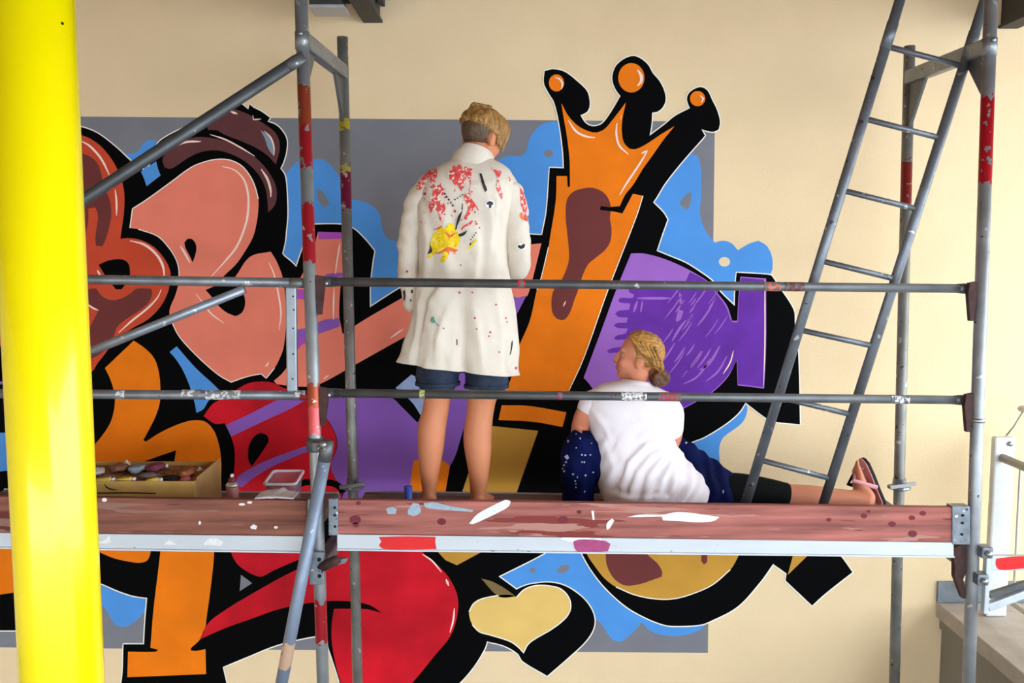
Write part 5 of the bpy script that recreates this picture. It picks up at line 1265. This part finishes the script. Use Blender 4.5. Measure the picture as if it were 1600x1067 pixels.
BASE = [(x, Y) for x, Y in ()]
def rag(x, y, Y, rx, ry, rz, c, label, seed, grp='rags in the cardboard box'):
    p = W(x, y, Y); z0 = zi
    h = max(rz * 1.1, p.z - z0) / 2
    o0 = Vector((p.x, Y, z0 + h + 0.001))
    g = G().ball((0, 0, 0), 1.0, None, 22, 14); V = []
    for v in g.v:
        k = 1 + 0.35 * noise.noise(v * 2.1 + Vector((seed, seed * 2, 0))) + 0.15 * noise.noise(v * 5 + Vector((0, seed, 3)))
        q = Vector((v.x * rx * k, v.y * ry * k, max(-h, v.z * h * k))); V.append(o0 + q)
    o = mk('rag', V, g.f, mat('rag_%d_%d_%d' % c, c, 0.9, vary=0.25, scale=30, bump=0.3, bump_scale=80), None, True, (p.x, Y, z0))
    return tag(o, label, 'rag', grp)
rag(150, 745, 3.86, .03, .05, .03, (196, 190, 186), 'pale crumpled rag at the left end of the cardboard box', 1)
rag(166, 750, 3.80, .03, .04, .02, (112, 88, 84), 'brown-grey rag in front of the pale one in the box', 2)
rag(188, 738, 3.94, .04, .05, .03, (142, 96, 74), 'rust-brown rag at the back left of the box', 3)
rag(214, 733, 3.92, .035, .05, .03, (140, 156, 168), 'blue-grey rag in the middle of the box', 4)
rag(242, 735, 3.95, .04, .05, .03, (128, 60, 84), 'wine-red rag in the middle of the box', 5)
rag(266, 751, 3.78, .032, .03, .02, (22, 20, 22), 'black rag near the right front of the box', 6)
rag(170, 754, 3.76, .035, .02, .016, (26, 24, 24), 'black rag along the left front rim of the box', 7)
rag(232, 748, 3.82, .04, .03, .02, (124, 112, 106), 'grey rag beside the black one at the front of the box', 8)
rag(292, 744, 3.86, .03, .05, .025, (170, 104, 66), 'orange-brown rag at the right end of the box', 9)
rag(290, 750, 3.77, .022, .02, .016, (176, 84, 96), 'pinkish rag at the right front rim of the box', 10)
def strip(x0, x1, y, Y, c, label):
    a, b = W(x0, y, Y), W(x1, y + 1, Y); z0 = zi
    t = thing('paint_tube', ((a.x + b.x) / 2, Y, z0), label, 'paint tube', 'paint tubes in the box')
    m = mat('tube_%d_%d_%d' % c, c, 0.5, vary=0.1)
    z = z0 + 0.0135
    G().tube([(a.x, Y, z), (a.x + (b.x - a.x) * 0.75, Y, z), (b.x - 0.016, Y, z)], [(0.004, 0.017), (0.012, 0.014), (0.012, 0.012)], 14).obj('tube_body', m, t)
    G().tube([(b.x - 0.016, Y, z), (b.x - 0.012, Y, z), (b.x - 0.012, Y, z + 0.0001), (b.x, Y, z)], [0.012, 0.006, 0.008, 0.008], 12).obj('cap', mat('cap_white', (226, 224, 220), 0.5), t)
    G().tube([(a.x + 0.01, Y, z0 + 0.0005), (a.x + 0.02, Y, z)], 0.012, 8).obj('crumpled_tail', m, t)
strip(146, 180, 746, 3.745, (206, 178, 60), 'yellow paint tube at the left front of the box')
strip(182, 212, 744, 3.75, (214, 186, 62), 'yellow paint tube in the middle front of the box')
strip(230, 254, 748, 3.74, (210, 180, 60), 'yellow paint tube right beside the black rag in the box')
strip(206, 262, 722, 3.99, (150, 140, 146), 'long grey paint tube lying across the back of the box')
def capthing(x, y, Y, label):
    p = W(x, y, Y)
    t = thing('spray_cap', (p.x, Y, zi), label, 'spray cap', 'white spray caps in the box')  # a loose white spray cap with its nozzle
    h = p.z - zi
    G().lathe((p.x, Y, zi + 0.0005), [(0.014, 0), (0.015, h * 0.5), (0.013, h)], 16).obj('cap', MATS['cap_white'], t)
    G().lathe((p.x, Y, zi + h), [(0.006, 0), (0.006, 0.008), (0.004, 0.010)], 12).obj('nozzle', MATS['cap_white'], t)
capthing(198, 722, 4.02, 'small white spray cap standing at the back left of the box')
capthing(312, 733, 3.96, 'small white spray cap standing at the back right of the box')

# spray can beside the box
p = W(363, 760, 3.75); zc0 = deckL_top(p.x) + 0.001; H = W(363, 744, 3.75).z - zc0
t = thing('spray_can', (p.x, 3.75, zc0), 'small dusty pink spray can standing right of the cardboard box', 'spray can')
zs = W(363, 759, 3.75).z - zc0
G().lathe((p.x, 3.75, zc0), [(0.022, 0), (0.0255, 0.003), (0.0255, zs - 0.004), (0.024, zs)], 24).obj('can_body', mat('can_pink', (176, 112, 108), 0.45, 0.1, vary=0.08), t)
G().lathe((p.x, 3.75, zc0 + zs), [(0.026, 0), (0.026, 0.005), (0.020, 0.014), (0.012, 0.019)], 24).obj('dome', mat('can_tin', (206, 208, 210), 0.3, 0.7), t)
G().lathe((p.x, 3.75, zc0 + zs + 0.016), [(0.016, 0), (0.017, 0.008), (0.013, 0.018), (0.008, 0.021)], 20).obj('collar', mat('can_collar', (116, 36, 44), 0.5), t)
G().lathe((p.x, 3.75, zc0 + zs + 0.036), [(0.007, 0), (0.0075, 0.010), (0.005, 0.014)], 14).obj('nozzle', MATS['cap_white'], t)

# translucent plastic tub
m = bpy.data.materials.new('tub_plastic'); nt, N, L, P = nodes_of(m)
P.inputs['Base Color'].default_value = lin(232, 214, 226); P.inputs['Roughness'].default_value = 0.25
P.inputs['Transmission Weight'].default_value = 0.75; P.inputs['IOR'].default_value = 1.15; P.inputs['Alpha'].default_value = 0.55
M_tub = m
c = W(444, 768, 3.84); zt0 = deckL_top(c.x) + 0.001
t = thing('plastic_tub', (c.x, 3.84, zt0), 'translucent square plastic tub with red paint remains right of the spray can', 'tub')
def sq(cx, Y, z, w, d, r=0.018, n=6, tilt=0.0):
    o = []
    for (sx, sy, a0) in ((1, 1, 0), (-1, 1, 90), (-1, -1, 180), (1, -1, 270)):
        for k in range(n + 1):
            a = math.radians(a0 + 90 * k / n); x_ = sx * (w - r) + r * math.cos(a); y_ = sy * (d - r) + r * math.sin(a)
            o.append(Vector((cx + x_, Y + y_, z + tilt * y_)))
    return o
zr = W(444, 742, 3.84).z
fix_normals(loft('tub_wall', [sq(c.x, 3.84, zt0, 0.050, 0.058), sq(c.x, 3.84, zt0 + 0.004, 0.052, 0.060), sq(c.x + 0.002, 3.84, zr - 0.012, 0.064, 0.078, tilt=0.12), sq(c.x + 0.002, 3.84, zr - 0.012, 0.0615, 0.0755, tilt=0.12), sq(c.x, 3.84, zt0 + 0.006, 0.0495, 0.0575)], M_tub, t, (True, True)))
fix_normals(loft('rim', [sq(c.x + 0.002, 3.84, zr - 0.014, 0.070, 0.084, tilt=0.12), sq(c.x + 0.002, 3.84, zr - 0.006, 0.070, 0.084, tilt=0.12), sq(c.x + 0.002, 3.84, zr - 0.006, 0.060, 0.074, tilt=0.12), sq(c.x + 0.002, 3.84, zr - 0.014, 0.060, 0.074, tilt=0.12), sq(c.x + 0.002, 3.84, zr - 0.014, 0.070, 0.084, tilt=0.12)], mat('tub_rim', (222, 214, 222), 0.4, vary=0.1), t))
fix_normals(loft('paint_remains', [sq(c.x, 3.84, zr - 0.05, 0.052, 0.062), sq(c.x, 3.84, zr - 0.045, 0.052, 0.062)], mat('tub_paint', (190, 60, 84), 0.4, vary=0.3, scale=40), t, (True, True)))

# white cloth over the toe board
tz = W(430, 781, YF - 0.02).z
g = G(); nx, ny = 26, 8
a, b = W(402, 778, 3.55), W(462, 777, 3.55)
V = []; 
for i in range(nx + 1):
    for j in range(ny + 1):
        u, v = i / nx, j / ny
        x = a.x + (b.x - a.x) * u; y = YF - 0.018 + 0.10 * v
        env = math.sin(math.pi * min(1, u * 1.05 + 0.02)) 
        z = tz + 0.003 + 0.022 * env * (0.5 + 0.5 * noise.noise(Vector((u * 6, v * 3, 2)))) * (0.25 + v)
        V.append(Vector((x, y, z)))
Fc = [(i*(ny+1)+j, (i+1)*(ny+1)+j, (i+1)*(ny+1)+j+1, i*(ny+1)+j+1) for i in range(nx) for j in range(ny)]
o = mk('white_cloth', V, Fc, mat('cloth_white', (224, 220, 226), 0.9, vary=0.05), None, True, (a.x, YF, tz))
sm = o.modifiers.new('thick', 'SOLIDIFY'); sm.thickness = 0.003; sm.offset = 1
tag(o, 'white crumpled cloth lying on the toe board in front of the plastic tub', 'cloth')

# blue cup near the standing painter
p = W(638, 770, 3.80); zc0 = deck_top(p.x) + 0.001; h = W(638, 760, 3.80).z - zc0
t = thing('blue_cup', (p.x, 3.80, zc0), 'small blue plastic cup on the deck left of the standing painter', 'cup')
fix_normals(G().lathe((p.x, 3.80, zc0), [(0.015, 0), (0.0175, h), (0.0155, h), (0.0135, 0.004)], 22).obj('cup_wall', mat('cup_blue', (62, 92, 196), 0.4), t))
G().lathe((p.x, 3.80, zc0 + h - 0.003), [(0.0175, 0), (0.0195, 0.002), (0.0175, 0.004)], 22).obj('rim', mat('cup_blue', (62, 92, 196)), t)
